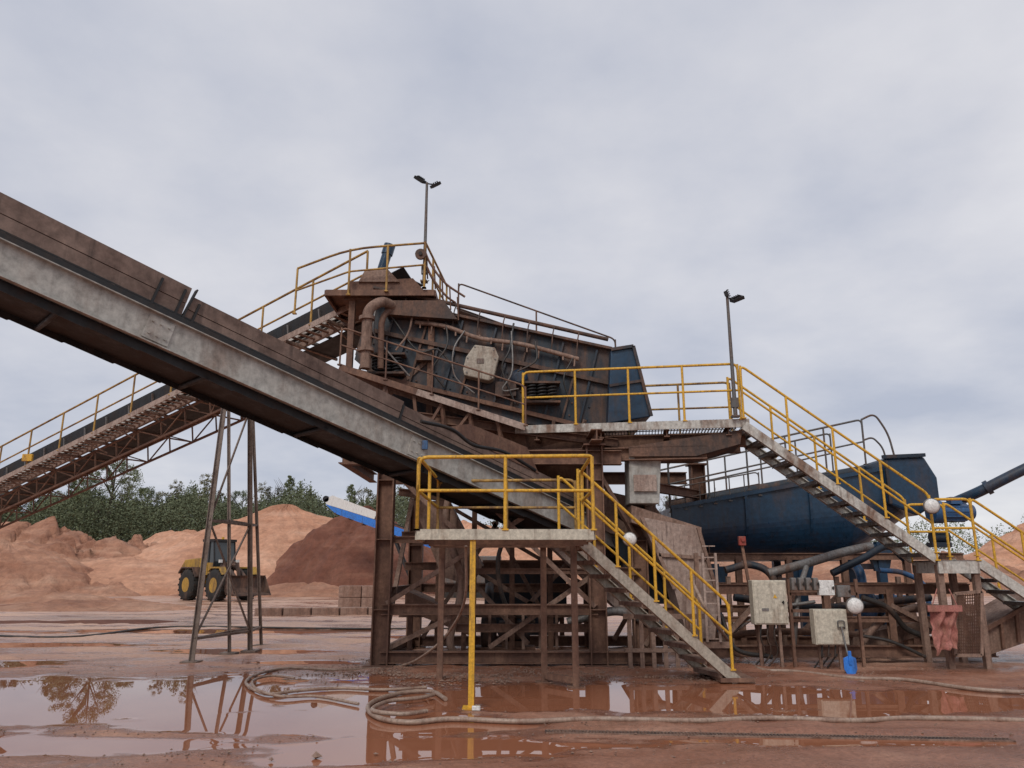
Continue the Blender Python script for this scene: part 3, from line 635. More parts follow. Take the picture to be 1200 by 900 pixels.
# ================================================================ UPPER STAIR
sa=at(872,497,13.55); sbm=at(1098,655,13.5); zL=sbm.z
T8=thing('upper_stair','cream steel staircase with yellow handrails descending right in front of blue washer','staircase',sbm)
W=V((0,.85,0))
stair(T8,sa-Zv*.02,sbm,W,13,'white','grey',.16)
for o_ in (V((0,0,0)),W):
    rail(T8,[sa+Zv*.1+o_,sbm+Zv*.1+o_],'yellow',h=1.0,mid=.5,step=.95)
T9=thing('landing_platform','small cream landing between the two right hand staircases','platform',V((sbm.x,13.6,0)))
l0=sbm+V((0,0,-.05)); l1=V((at(1150,655,13.4).x,13.5,zL-.05))
m=MB(); m.prism([l0,l1,l1+W,l0+W],Zv*.03); m.build('deck','grey',T9)
for a,b_ in ((l0,l1),(l0+W,l1+W),(l0+V((.03,.03,0)),l0+W+V((.03,-.03,0)))): MB().bar(a-Zv*.09,b_-Zv*.09,.05,.2).build('edge_beam','white',T9)
rail(T9,[l0+W,l1+W],'yellow',step=.5); rail(T9,[l0+Zv*.02,l1+Zv*.02],'yellow',step=.5)
for q in (l0+V((.05,.08,0)),l0+W+V((.05,-.05,0)),l1+V((-.05,.05,0)),l1+W):
    m=MB(); p=V(q); m.bar(V((p.x,p.y,0)),V((p.x,p.y,zL-.1)),.10,.10); m.box(V((p.x,p.y,.01)),(.22,.22,.02)); m.build('post','mud_steel',T9)
T10=thing('lower_right_stair','cream staircase with yellow handrails leaving the frame at right','staircase',V((l1.x+2,13.6,0)))
e3=l1+V((2.45,0,-zL+.05)); stair(T10,l1,e3,W,9,'white','grey',.16)
for o_ in (V((0,0,0)),W): rail(T10,[l1+o_+Zv*.1,e3+o_+Zv*.1],'yellow',h=1.0,mid=.5,step=.9)
# ================================================================ LOWER PLATFORM
zl=2.1
T11=thing('lower_platform','low cream edged platform with bright yellow handrail nearest the camera','platform',(-.1,11,0))
x0,x1,y0,y1=-1.2,1.03,9.85,12.55
m=MB(); k=x0
while k<x1: m.bar(V((k,y0,zl)),V((k,y1,zl)),.012,.03); k+=.05
for yy in (10.3,11,11.7,12.3): m.bar(V((x0,yy,zl-.005)),V((x1,yy,zl-.005)),.008,.02)
m.build('grating','grey',T11)
for a,b_ in (((x0,y0),(x1,y0)),((x0,y0+.03),(x0,y1)),((x1,y0+.03),(x1,11.4)),((x0,y1),(x1,y1))):
    MB().bar(V((a[0],a[1],zl-.05)),V((b_[0],b_[1],zl-.05)),.05,.13).build('edge_beam','cream',T11)
for yy in (10.6,11.3,12): MB().bar(V((x0,yy,zl-.1)),V((x1,yy,zl-.1)),.06,.1).build('floor_beam','rust',T11)
H=.94
rail(T11,[V((x0,y0,zl)),V((x1,y0,zl)),V((x1,11.35,zl))],'yellow',h=H,mid=.5,step=1.1,r=.025)
rail(T11,[V((x0,y0,zl)),V((x0,y1,zl))],'yellow',h=H,mid=.5,step=1.3,r=.025)
rail(T11,[V((x0,y1,zl)),V((x1,y1,zl))],'yellow_dirty',h=H,mid=.5,step=1.1,r=.025)
m=MB(); p=gr(552,830); m.bar(p,V((p.x,p.y,zl-.1)),.07,.07); m.box(p+Zv*.01,(.2,.2,.02)); m.build('front_post','yellow',T11)
for px,py in ((638,800),(675,806)):
    m=MB(); p=gr(px,py); m.bar(p,V((p.x,p.y,zl-.1)),.09,.09); m.box(p+Zv*.01,(.24,.2,.02)); m.build('rear_post','rust',T11)
m=MB(); m.bar(V((x0+.1,12.4,0)),V((x0+.1,12.4,zl-.1)),.09,.09); m.build('rear_post','rust',T11)
m=MB(); a=gr(638,800);b_=gr(675,806); m.bar(a+Zv*.1,b_+Zv*.1,.07,.08); m.build('base_beam','rust',T11)
st0=V((.98,11.42,zl-.05)); st1=V((3.32,12.0,.02)); Wl=V((-.24,.86,0))
T12=thing('lower_stair','cream lower staircase with yellow handrails reaching the wet ground','staircase',st1)
stair(T12,st0,st1,Wl,10,'cream_muddy','mud_steel',.15,.24)
for o_ in (V((0,0,0)),Wl):
    a=st0+o_+Zv*.1; b_=st1+o_+Zv*.1; dd=(b_-a)
    rail(T12,[a,a+dd*.97],'yellow',h=.94,mid=.5,step=.85)
m=MB(); m.box(st1+Wl*.5+V((.1,0,.03)),(.5,1.0,.06)); m.build('foot_plate','rust',T12)
T13=thing('guard_frame','narrow muddy steel guard frame standing behind the lower stair foot','guard',at(830,745,13.6))
p=at(823,648,13.5); q=at(838,648,13.5); 
m=MB()
for r_ in (p,q): m.bar(V((r_.x,13.5,.45)),V((r_.x,13.5,p.z)),.04,.04)
for k in range(9): z=.5+.19*k; m.bar(V((p.x,13.5,z)),V((q.x,13.5,z)),.02,.02)
m.build('ladder','dusty',T13)
m=MB(); m.bar(V((p.x-.1,13.55,0)),V((p.x-.1,13.55,p.z)),.07,.07); m.bar(V((p.x-.2,13.55,.4)),V((q.x+.2,13.55,.4)),.06,.1); m.build('post','mud_steel',T13)
# ================================================================ WASHER
T14=thing('screw_washer','big dark blue inclined trough washer behind the upper stair','washing machine',(6.2,17,0))
xa=at(786,600,16.3).x; xb=at(1074,545,16.3).x
def trough(x0,x1,zt0,zt1,y0,y1,n=28,secs=15):
    vs=[];fs=[]
    for i in range(secs):
        t=i/(secs-1); x=x0+(x1-x0)*t; zt=zt0+(zt1-zt0)*t; dp=1.1+.95*t if t<.72 else 1.1+.95*.72-(t-.72)*2.6
        yc=(y0+y1)/2; hw=(y1-y0)/2
        row=[V((x,y0,zt))]
        for k in range(n+1):
            a=PI*k/n; row.append(V((x,yc-hw*math.cos(a),zt-dp*.4-dp*.6*math.sin(a))))
        row.append(V((x,y1,zt)))
        vs+=row
    L=n+3
    for i in range(secs-1):
        for k in range(L-1): fs.append((i*L+k,(i+1)*L+k,(i+1)*L+k+1,i*L+k+1))
        fs.append((i*L,i*L+L-1,(i+1)*L+L-1,(i+1)*L))
    fs.append(tuple(range(L))); fs.append(tuple(reversed(range((secs-1)*L,secs*L))))
    return vs,fs
zA=at(786,595,16.3).z; zB=at(1060,541,16.3).z
m=MB(); vs_,fs_=trough(xa,xb+.1,zA,zB,16.3,18.2); m.add(vs_,fs_,False); m.build('trough','blue',T14)
m=MB(); m.bar(V((xa,16.27,zA)),V((xb+.1,16.27,zB)),.06,.08); m.build('trough_flange','blue',T14)
for t in (.0,.33,.62):
    x=xa+.04+(xb-.6-xa)*t; z=zA+(zB-zA)*t; dp=1.1+.95*t*.85
    m=MB(); hw=.96; pts=[V((x,16.26,z))]+[V((x,17.25-hw*1.02*math.cos(PI*k/16),z-dp*.4-dp*.61*math.sin(PI*k/16))) for k in range(9)]
    for p_,q_ in zip(pts,pts[1:]): m.bar(p_,q_,.05,.035)
    m.build('trough_rib','blue',T14)
m=MB(); m.prism([V((xb-.75,16.18,zB+.06)),V((xb+.12,16.18,zB+.10)),V((xb+.35,16.18,zB-.35)),V((xb+.35,16.18,zB-.85)),V((xb-.15,16.18,zB-1.15)),V((xb-.75,16.18,zB-.9))],yv*2.1); m.build('drive_end_box','blue',T14,bev=.05)
m=MB(); m.bar(V((xb-.78,16.15,zB+.08)),V((xb+.12,16.15,zB+.12)),.08,.07); m.bar(V((xb-.72,16.15,zB)),V((xb-.72,16.15,zB-.9)),.06,.06); m.build('end_flange','blue_dark',T14)
m=MB(); m.cyl(V((xa+.1,17.2,zA+.1)),V((xb-.3,17.2,zB+.0)),.12,12); m.build('screw_shaft','blue_rusty',T14)
for x,z in ((xa+.9,1.75),(xa+2.7,1.9),(xb-.9,2.2),):
    m=MB(); 
    for yy in (16.5,18.0): m.bar(V((x,yy,0)),V((x,yy,z)),.16,.16)
    m.bar(V((x,16.5,z-.5)),V((x,18,z-.5)),.1,.12); m.prism([V((x-.3,16.45,z-.05)),V((x+.3,16.45,z-.05)),V((x+.14,16.45,z-.6)),V((x-.14,16.45,z-.6))],yv*.1)
    m.build('support_leg','blue',T14)
ra=V((xa+.0,16.35,zA)); rbb=V((xb-1.05,16.35,zB-.06))
rail(T14,[ra,rbb],'steel_grey',h=.98,mid=.5,step=.8,r=.022)
rail(T14,[ra+yv*1.7,rbb+yv*1.7],'steel_grey',h=.98,mid=.5,step=.8,r=.022)
rail(T14,[V((xa,16.3,zA-.1)),V((xa+1.9,16.3,zA-.1+.35))],'steel_grey',h=.5,mid=.25,step=.3,r=.014)
lt=rbb+Zv*.98
MB().tube(fillet([lt,lt+V((.3,0,.14)),lt+V((.55,0,-.3)),lt+V((.65,0,-.95))],.22,6),.022,8).build('cage_hoop','steel_grey',T14)
MB().tube(fillet([lt-Zv*.45,lt+V((.2,0,-.38)),lt+V((.4,0,-.6)),lt+V((.45,0,-.95))],.15,6),.02,8).build('cage_hoop','steel_grey',T14)
m=MB(); mc=at(1102,600,15.9)
m.cyl(mc,mc+V((.5,0,.0)),.19,18); m.cyl(mc+V((.5,0,0)),mc+V((.65,0,0)),.15,18); m.cyl(mc-V((.2,0,0)),mc,.23,18)
for k in range(12): a=2*PI*k/12; m.bar(mc+V((.02,math.cos(a)*.195,math.sin(a)*.195)),mc+V((.48,math.cos(a)*.195,math.sin(a)*.195)),.02,.02)
m.box(mc+V((.25,-.1,.22)),(.22,.18,.14)); m.build('drive_motor','motor_blue',T14)
m=MB(); mc2=mc+V((-.1,.3,-.5)); m.cyl(mc2,mc2+V((.35,0,0)),.12,16); m.box(mc2+V((.15,0,-.15)),(.4,.25,.1)); m.build('gearbox','blue_dark',T14)
m=MB(); pp=cat([at(1120,588,16.6),at(1150,575,16.2),at(1200,550,15.8),at(1290,508,15.2)]); m.tube(pp,.11,16); m.tube([pp[9],pp[10]],.15,16); o=m.build('discharge_pipe','blue',None,at(1150,575,16.2)); tag(o,'dark navy pipe rising out of frame at the far right','pipe')
T15=thing('washer_base_frame','brown steel base frame with pipes under the blue washer','base frame',(6.2,15,0))
zr=at(900,690,14.6).z
for a,b_,w,h in (((3.6,14.6,zr),(8.4,14.6,zr),.1,.18),((3.2,14.4,.22),(8.6,14.4,.22),.16,.2),((3.6,16.4,zr),(9.4,16.4,zr),.1,.18),((3.2,16.4,.22),(9.6,16.4,.22),.16,.2),((3.6,14.6,.75),(8.4,14.6,.75),.07,.1),((3.6,16.4,1.9),(9.4,16.4,1.9),.1,.14),((3.6,15.4,.9),(9.0,15.4,.9),.1,.14)):
    MB().ibar(a,b_,w,h,.018).build('beam','rust',T15)
for x in (3.65,4.7,5.75,6.9,8.2):
    for yy in (14.6,16.4): MB().ibar(V((x,yy,.1)),V((x,yy,zr if yy<15 else 1.9)),.12,.12,.014,(0,1,0)).build('post','rust',T15)
for x in (4.2,5.2,6.3,7.5): MB().bar(V((x,15.4,.1)),V((x,15.4,1.5)),.08,.08).build('post','mud_steel',T15)
for a,b_ in (((3.7,14.55,.3),(4.7,14.55,zr)),((6.9,14.55,1.0),(8.2,14.55,.3)),((5.8,16.4,.3),(6.9,16.4,zr)),((4.7,16.4,zr),(5.7,16.4,.3))):
    MB().bar(V(a),V(b_),.08,.08).build('brace','mud_steel',T15)
for pts,r,mt in (([at(900,672,15.2),at(945,660,15.2),at(985,648,15.4),at(1020,640,15.8)],.085,'grey'),([at(975,672,15.3),at(1010,655,15.3),at(1040,640,15.4),at(1060,655,15.4)],.07,'blue_dark'),([at(860,700,15),at(960,712,15),at(1090,700,15.2)],.07,'blue_rusty'),([at(840,745,14.9),at(930,740,14.9),at(1060,748,15)],.06,'rust'),([at(930,760,14.7),at(935,700,14.7),at(945,664,15)],.05,'grey'),([at(1010,700,14.5),at(1040,712,14.5),at(1060,735,14.6),at(1080,745,14.6)],.05,'hose_black'),([at(845,720,14.3),at(862,760,14.2),at(905,770,14.2)],.04,'hose_black'),
    ([at(850,668,15.3),at(880,662,15.3),at(905,676,15.2),at(915,720,15.2)],.07,'blue_rusty'),([at(1000,770,14.6),at(1030,730,14.7),at(1070,712,14.8),at(1100,712,15)],.06,'mud_steel'),([at(1030,668,15.6),at(1060,672,15.6),at(1085,690,15.5),at(1090,740,15.4)],.05,'motor_blue'),([at(860,740,14.6),at(900,715,14.6),at(955,705,14.6)],.03,'grey'),([at(1010,745,14.4),at(1045,752,14.3),at(1085,770,14.2)],.03,'hose_black')):
    MB().tube(cat(pts),r,12).build('pipe',mt,T15)
m=MB(); m.prism([at(1000,745,14.9),at(1095,725,14.9),at(1095,742,14.9),at(1000,765,14.9)],yv*.5); m.build('sand_trough','mud_steel',T15)
def pump(loc,label,mat,s=1.0):
    T=thing('water_pump',label,'pump',loc,'water pumps under the plant'); c=V(loc)
    m=MB(); m.lathe([(.1*s,-.02),(.3*s,0),(.34*s,.08*s),(.34*s,.2*s),(.28*s,.28*s),(.1*s,.3*s)],c+V((0,-.1,.45*s)),(1,0,0),20); m.tube(fillet([c+V((.14*s,-.1,.7*s)),c+V((.14*s,-.1,1.1*s)),c+V((.14*s,.4,1.3*s))],.2),.09*s,12); m.build('volute',mat,T)
    m=MB(); m.cyl(c+V((.34*s,-.1,.45*s)),c+V((.95*s,-.1,.45*s)),.2*s,16); m.box(c+V((.6*s,-.1,.7*s)),(.2*s,.2*s,.12*s)); m.build('motor',mat,T)
    m=MB(); m.box(c+V((.4*s,-.1,.1*s)),(1.3*s,.5*s,.14*s)); m.box(c+V((.6*s,-.1,.22*s)),(.4*s,.3*s,.1*s)); m.build('base_plate','rust',T)
pump((7.3,17.0,.4),'blue water pump behind the control boxes at right','motor_blue',1.1)
pump((-.6,16.0,0),'small dark blue pump under the main steel frame','blue_rusty',1.0)
T=thing('sump_tank','dark blue sump tank under the main steel frame','tank',(.2,17.6,0))
m=MB(); m.prism([V((-.6,17.5,.9)),V((1.2,17.5,.9)),V((.9,17.5,.25)),V((-.3,17.5,.25))],yv*1.4); m.box(V((.3,18.2,1.35)),(1.8,1.4,.9)); m.build('tank_body','blue_dark',T)
m=MB(); m.bar(V((-.65,17.48,1.8)),V((1.25,17.48,1.8)),.08,.08)
for x in (-.5,1.1): m.bar(V((x,17.7,0)),V((x,17.7,.9)),.1,.1)
m.build('tank_rim','rust',T)
T=thing('sand_chute','brown slanted steel chute low inside the main frame','chute',(-1.2,15.2,0))
m=MB(); m.prism([V((-2.0,14.9,1.25)),V((-.8,14.9,.75)),V((-.8,14.9,.45)),V((-2.0,14.9,.9))],yv*1.2); m.build('chute_body','rust',T)
for x,z in ((-1.9,1.0),(-.9,.6)): MB().bar(V((x,15,0)),V((x,15,z)),.09,.09).build('chute_leg','rust',T)
for i,(pts,r,mt,lab) in enumerate((([(-1.1,14.3,3.3),(-1.2,14.2,2.4),(-.9,14.2,1.4),(-1.1,14.3,.4),(-.9,14.6,.05)],.07,'mud_steel','brown vertical pipe dropping through the main frame'),
  ([(-.2,14.2,3.4),(.0,14.1,2.6),(-.25,14.1,1.8),(-.1,14.3,1.0),(.4,14.6,.7)],.04,'hose_black','black hose hanging inside the main frame'),
  ([(1.0,14.5,.7),(1.9,14.5,.9),(2.6,14.6,.7),(3.3,14.8,1.0)],.08,'grey','grey pipe running low between frame and washer base'),
  ([(2.0,15,2.7),(2.6,14.9,2.3),(3.0,15,1.4),(3.1,15.2,.5)],.12,'black','black pipe bending down beside the guard frame'),)):
    o=MB().tube(cat(pts),r,12).build('pipe',mt,None,pts[-1]); tag(o,lab,'pipe')
T=thing('mesh_guard','brown perforated mesh guard panel under the right landing','guard',at(1133,770,13.3))
gq=[at(1118,696,13.4),at(1150,693,13.4),at(1150,768,13.4),at(1119,768,13.4)]
m=MB()
for i in range(13):
    t=i/12; m.bar(gq[0].lerp(gq[1],t),gq[3].lerp(gq[2],t),.016,.012)
for i in range(22):
    t=i/21; m.bar(gq[0].lerp(gq[3],t),gq[1].lerp(gq[2],t),.012,.016)
m.build('mesh','rust',T)
m=MB()
for i in range(4): m.bar(gq[i],gq[(i+1)%4],.05,.05)
m.build('frame','mud_steel',T)
T=thing('steel_tank','slanting brown steel trough at the right edge under the stair','tank',at(1190,775,14))
m=MB(); m.prism([at(1152,770,14.2),at(1150,742,14.2),at(1240,690,14.2),at(1240,740,14.2)],yv*1.2); m.build('trough','mud_steel',T)
for k in range(5): MB().bar(at(1155+18*k,738-10*k,14.15),at(1158+18*k,768-8*k,14.15),.05,.05).build('rib','rust',T)
MB().bar(at(1148,741,14.15),at(1242,688,14.15),.07,.07).build('rim','rust',T)
# ================================================================ CABINETS
def cabinet(px0,py0,px1,py1,Y,dep,label,mat,name='control_cabinet',legs=True):
    a=at(px0,py0,Y); b_=at(px1,py1,Y); c=(a+b_)/2; c.y=Y+dep/2; w=abs(b_.x-a.x); h=abs(a.z-b_.z)
    T=thing(name,label,'electrical box',c-Zv*h/2)
    m=MB(); m.box(c,(w,dep,h)); m.build('case',mat,T,bev=.012)
    m=MB(); m.box(c-V((0,dep/2+.006,0)),(w*.93,.014,h*.94)); dr=m.build('door',mat,T,bev=.005)
    m=MB(); m.cyl(c+V((w*.36,-dep/2-.012,0)),c+V((w*.36,-dep/2-.035,0)),.018,10); m.box(c+V((w*.36,-dep/2-.04,0)),(.015,.012,.06)); m.build('latch','black',dr)
    if legs:
        for sg in (-1,1): MB().bar(V((c.x+sg*w*.3,c.y+.06,0)),V((c.x+sg*w*.3,c.y+.06,c.z)),.045,.045).build('stand','mud_steel',T)
        for k in range(3):
            m=MB(); x=c.x-w*.25+k*w*.2; m.tube(cat([V((x,c.y,c.z-h/2+.01)),V((x-.03,c.y,c.z-h/2-.2)),V((x+.04,c.y+.1,.25)),V((x-.1,c.y+.2,.02))],5),.014,6); m.build('cable','hose_black',T)
    return T,c,w,h
T,c,w,h=cabinet(881,680,925,732,13.6,.22,'tall cream control cabinet with small yellow warning mark','cream')
m=MB(); q=c+V((.08,-.127,.10)); m.prism([q+V((-.035,0,-.03)),q+V((.035,0,-.03)),q+V((0,0,.035))],V((0,-.003,0))); m.build('warning_mark','yellow',T)
m=MB(); q=c+V((-.1,-.127,-.12)); m.box(q,(.12,.003,.05)); m.build('data_plate','grey',T)
T,c,w,h=cabinet(953,714,996,756,13.3,.2,'wide cream control cabinet beside the blue shovel','cream')
cabinet(959,680,979,698,13.6,.12,'small white switch box above the wide cabinet','lamp_white','switch_box',False)
cabinet(981,686,998,700,13.6,.10,'small grey switch box right of white switch box','grey','switch_box',False)
for i in range(4):
    cabinet(927+8.6*i,677,934+8.6*i,692,13.6,.1,['first','second','third','fourth'][i]+' grey isolator box from the left in the row beside the tall cabinet','grey','isolator_box',False)
T=thing('control_rack','brown steel rack carrying the switch boxes','rack',(5.4,13.75,0))
m=MB(); q0=at(925,696,13.75);q1=at(1004,696,13.75); m.bar(q0,q1,.05,.05); m.bar(q0-Zv*.28,q1-Zv*.28,.05,.05)
for x in (q0.x,q1.x): m.bar(V((x,13.75,0)),V((x,13.75,q0.z+.25)),.05,.05)
m.build('rack_frame','rust',T)
T=thing('stop_button_post','leaning thin brown post with a red stop button box on top','post',gr(886,779))
m=MB(); a=gr(886,779); a.y=13.9; b_=at(869,636,13.9); m.bar(a,b_,.045,.045); m.build('post','rust',T)
m=MB(); m.box(b_+V((0,-.03,.03)),(.12,.09,.16)); m.cyl(b_+V((0,-.07,.05)),b_+V((0,-.11,.05)),.035,12); m.build('button_box','red',T,bev=.01)
# ================================================================ LAMPS
def bulk(px,py,Y,r,label,back=(0,.12,0)):
    c=at(px,py,Y); T=thing('round_lamp',label,'lamp',c,'round white lamps on the plant')
    ax=V((-.15,-1,-.05)).normalized()
    m=MB(); m.lathe([(r*.95,-.04),(r,-.02),(r,.0),(r*.9,.03),(r*.6,.055),(r*.2,.065)],c,ax,24); m.build('lens','lamp_white',T)
    m=MB(); m.lathe([(r*1.02,-.05),(r*1.08,-.03),(r*1.08,.005),(r*1.0,.01)],c,ax,24); m.build('rim','grey',T)
    m=MB(); m.bar(c-ax*.04,c-ax*.04+V(back),.04,.04); m.build('bracket','grey',T)
bulk(738,632,11.7,.10,'round white lamp on the lower stair handrail')
bulk(1002,710,13.2,.13,'round white lamp above the wide cream cabinet',(0,.5,.02))
bulk(1092,593,13.3,.125,'round white lamp on the upper stair handrail',(0,.2,0))
def pole(px,py0,py1,Y,label,heads):
    a=at(px[1],py1,Y); b_=at(px[0],py0,Y); b_.x=a.x
    T=thing('floodlight_pole',label,'light pole',a)
    m=MB(); m.tube([a,b_],.032,10,rs=[.038,.026]); m.box(a,(.14,.14,.03)); m.box(a+Zv*.25,(.12,.08,.18)); m.build('pole','steel_grey',T)
    for (dx,dz,ry,sz) in heads:
        c=b_+V((dx,-.03,dz)); R=Matrix.Rotation(ry,3,'Y')@Matrix.Rotation(.5,3,'X')
        m=MB(); m.box(c,(.22*sz,.18*sz,.06),R); 
        for k in range(4): m.box(c+R@V((-.06+.04*k,0,.04)),(.008,.14*sz,.04),R)
        m.bar(b_-Zv*.02,c,.022,.022); hd=m.build('floodlight','black',T)
        MB().box(c+R@V((0,0,-.033)),(.17*sz,.13*sz,.006),R).build('lens','glass',hd)
pole((497,497),214,330,14.4,'tall floodlight pole with two lamps above the screen head',((-.14,.05,.6,1),(.18,-.07,-.5,1)))
pole((857,862),348,488,13.55,'floodlight pole with a large and a small lamp on the upper platform',((.17,-.05,-.4,1),(-.02,.05,1.3,.45)))
T=thing('hose_reel','small dark round reel on the handrail by the tall floodlight pole','reel',at(493,298,14.25))
c=at(493,298,14.25); m=MB(); m.lathe([(.11,-.03),(.11,.03)],c,(0,-1,0),18); m.build('reel_disc','rust_dark',T); m=MB(); m.cyl(c-yv*.06,c+yv*.06,.04,10); m.build('reel_hub','black',T)
# ================================================================ RED CLOTH, SHOVEL, HOSES
T=thing('red_sack','torn faded red sack hanging under the right landing','sack',at(1108,765,13.2))
vs=[];fs=[];nxx,nyy=20,24
for j in range(nyy+1):
    for i in range(nxx+1):
        u=i/nxx;v_=j/nyy; top_=at(1091,714,13.25).lerp(at(1124,714,13.25),u); bot=at(1097,764+5*math.sin(u*9+1),13.25).lerp(at(1120,762+4*math.sin(u*6),13.25),u)
        p=top_.lerp(bot,v_); p.y+=.05*math.sin(u*14+v_*3)+.08*noise.noise(V((u*4,v_*5,0))); p.x+=.04*noise.noise(V((u*3,v_*4,2))); vs.append(p)
for j in range(nyy):
    for i in range(nxx):
        k=j*(nxx+1)+i; fs.append((k,k+1,k+nxx+2,k+nxx+1))
m=MB(); m.add(vs,fs,True); m.build('cloth','red_cloth',T)
m=MB(); m.bar(at(1087,713,13.2),at(1127,713,13.2),.04,.10); m.tube([at(1092,711,13.22),at(1098,690,13.3)],.010,6); m.tube([at(1122,711,13.22),at(1112,690,13.3)],.010,6); m.build('hanging_bar','red_cloth',T)
T=thing('blue_shovel','blue plastic shovel standing upright by the wide cabinet','shovel',gr(992,788))
b_=V((gr(992,789).x,13.0,0)); tpv=at(986,735,13.25)
m=MB(); m.tube([b_+V((0,-.02,.16)),tpv],.016,8); m.tube(fillet([tpv+V((-.055,0,0)),tpv+V((-.055,0,.1)),tpv+V((.055,0,.1)),tpv+V((.055,0,0)),tpv+V((-.055,0,0))],.03),.012,6); m.build('handle','steel_grey',T)
m=MB()
bl=[(-.10,.25),(-.03,.28),(.03,.28),(.10,.25),(.105,.08),(.06,.0),(-.06,.0),(-.105,.08)]
m.prism([b_+V((x,-.02+.12*(.3-z)*-.3,z)) for x,z in bl],V((0,-.018,0))); m.bar(b_+V((0,-.045,.15)),b_+V((0,-.045,.36)),.05,.03); m.build('blade','bright_blue',T,bev=.006)
def hose(pts,r,label,mat='hose'):
    p=cat(pts,10); o=MB().tube(p,r,10).build('hose',mat,None,pts[0]); tag(o,label,'hose')
Gz=lambda px,py,z=.03: gr(px,py,0)+Zv*z
hose([Gz(522,822),Gz(505,813),Gz(470,815),Gz(440,824),Gz(431,834),Gz(445,845),Gz(480,850),Gz(530,846),Gz(610,849),Gz(700,846),Gz(820,848),Gz(900,845),Gz(1000,848),Gz(1080,845),Gz(1280,850)],.028,'pale brown hose running straight across the wet yard in front')
hose([Gz(508,820,.06),Gz(490,824,.06),Gz(455,829,.07),Gz(436,841,.08),Gz(470,846,.08),Gz(500,840,.06)],.024,'short pale hose end crossing the front hose loop')
hose([V((2.9,12.9,1.5)),V((3.15,12.7,.9)),Gz(868,772,.08),Gz(890,786),Gz(930,789),Gz(1000,797),Gz(1060,799),Gz(1150,811),Gz(1290,818)],.028,'pale hose trailing from the lower stair to the right edge')
hose([at(546,640,11.0),at(545,700,11.5),at(530,735,12.2),at(505,762,12.8),Gz(470,782),Gz(400,787),Gz(340,785),Gz(303,792),Gz(288,803),Gz(312,816),Gz(350,812),Gz(400,809),Gz(450,811),Gz(500,808)],.021,'thin brown hose looping on the ground left of the main frame')
hose([Gz(345,799,.05),Gz(318,796,.05),Gz(296,802,.05),Gz(302,813,.05),Gz(330,820,.04),Gz(372,819,.03),Gz(420,828,.03)],.018,'thin loose hose lying half in the left puddle')
hose([Gz(620,738,.03),Gz(400,738,.03),Gz(200,736,.03),Gz(80,748,.03),Gz(-60,744,.03)],.03,'dark hose lying across the far pale ground','hose_black')
T=thing('drain_channel','dark slotted drain channel set flush in the mud at front right','drain',gr(900,863))
a=da+Zv*.006; b_=db+Zv*.006
for y in (-.07,.07): MB().bar(a+V((0,y,0)),b_+V((0,y,0)),.014,.016).build('channel_edge','mud_steel',T)
m=MB(); n=130
for i in range(n+1): p=a.lerp(b_,i/n); m.bar(p-V((0,.065,0)),p+V((0,.065,.0)),.018,.012)
m.bar(a,b_,.012,.01)
m.build('grate','rust_dark',T)
rnd=random.Random(11); m=MB()
def stone(p,r):
    vs=[];ph=rnd.random()*6
    for (x,y,z) in ((1,0,0),(0,1,0),(-1,0,0),(0,-1,0),(0,0,.8),(0,0,-.6)):
        k=r*rnd.uniform(.7,1.2); vs.append(p+V(((x*math.cos(ph)-y*math.sin(ph))*k,(x*math.sin(ph)+y*math.cos(ph))*k,z*k*.8)))
    m.add(vs,[(0,1,4),(1,2,4),(2,3,4),(3,0,4),(1,0,5),(2,1,5),(3,2,5),(0,3,5)])
for i in range(9000):
    k=rnd.random()
    if k<.35:
        cx,cy=rnd.choice(((470,790),(520,795),(410,784),(600,794),(720,788),(560,788),(800,790))); q=gr(cx+rnd.gauss(0,55),max(768,cy+rnd.gauss(0,6)))
        rr=rnd.uniform(.006,.028)
    elif k<.7: q=gr(rnd.uniform(400,1150),rnd.uniform(772,800)); rr=rnd.uniform(.006,.024)
    else:
        q=gr(rnd.uniform(0,1200),rnd.uniform(760,898)); rr=rnd.uniform(.005,.018)
    if wet(q.x,q.y)>-.08: continue
    stone(q+Zv*.015,rr)
for px,py,r in ((370,889,.055),(318,893,.03),(268,884,.028),(440,886,.025),(790,890,.02),(1010,800,.05)): stone(gr(px,py)+Zv*.02,r)
o=m.build('gravel','mud_steel'); tag(o,'loose brown pebbles scattered over the wet yard','gravel',kind='stuff')
m=MB(); m.box(gr(558,833)+Zv*.03,(.10,.06,.05)); o=m.build('white_block','lamp_white',None,gr(558,833),bev=.008); tag(o,'small white block beside foot of the yellow post','block')
# ================================================================ CONCRETE BLOCKS
def block(p,sz,label,group):
    m=MB(); m.box(V(p)+Zv*sz[2]/2,sz); o=m.build('concrete_block','concrete',None,p,bev=.03); tag(o,label,'concrete block',group)
for r_ in range(2):
    for i in range(2):
        p=gr(397,714); p.x+=i*1.0+.5; block((p.x,p.y,.5*r_),(.97,.6,.49),['lower','upper'][r_]+' '+['left','right'][i]+' block of the concrete stack near main frame','stacked concrete blocks')
for i in range(7):
    p=gr(300,722); block((p.x+.5+i*1.02,p.y+.1*i,0),(.99,.5,.30),['first','second','third','fourth','fifth','sixth','seventh'][i]+' block from the left in the low row of concrete blocks','low row of concrete blocks')
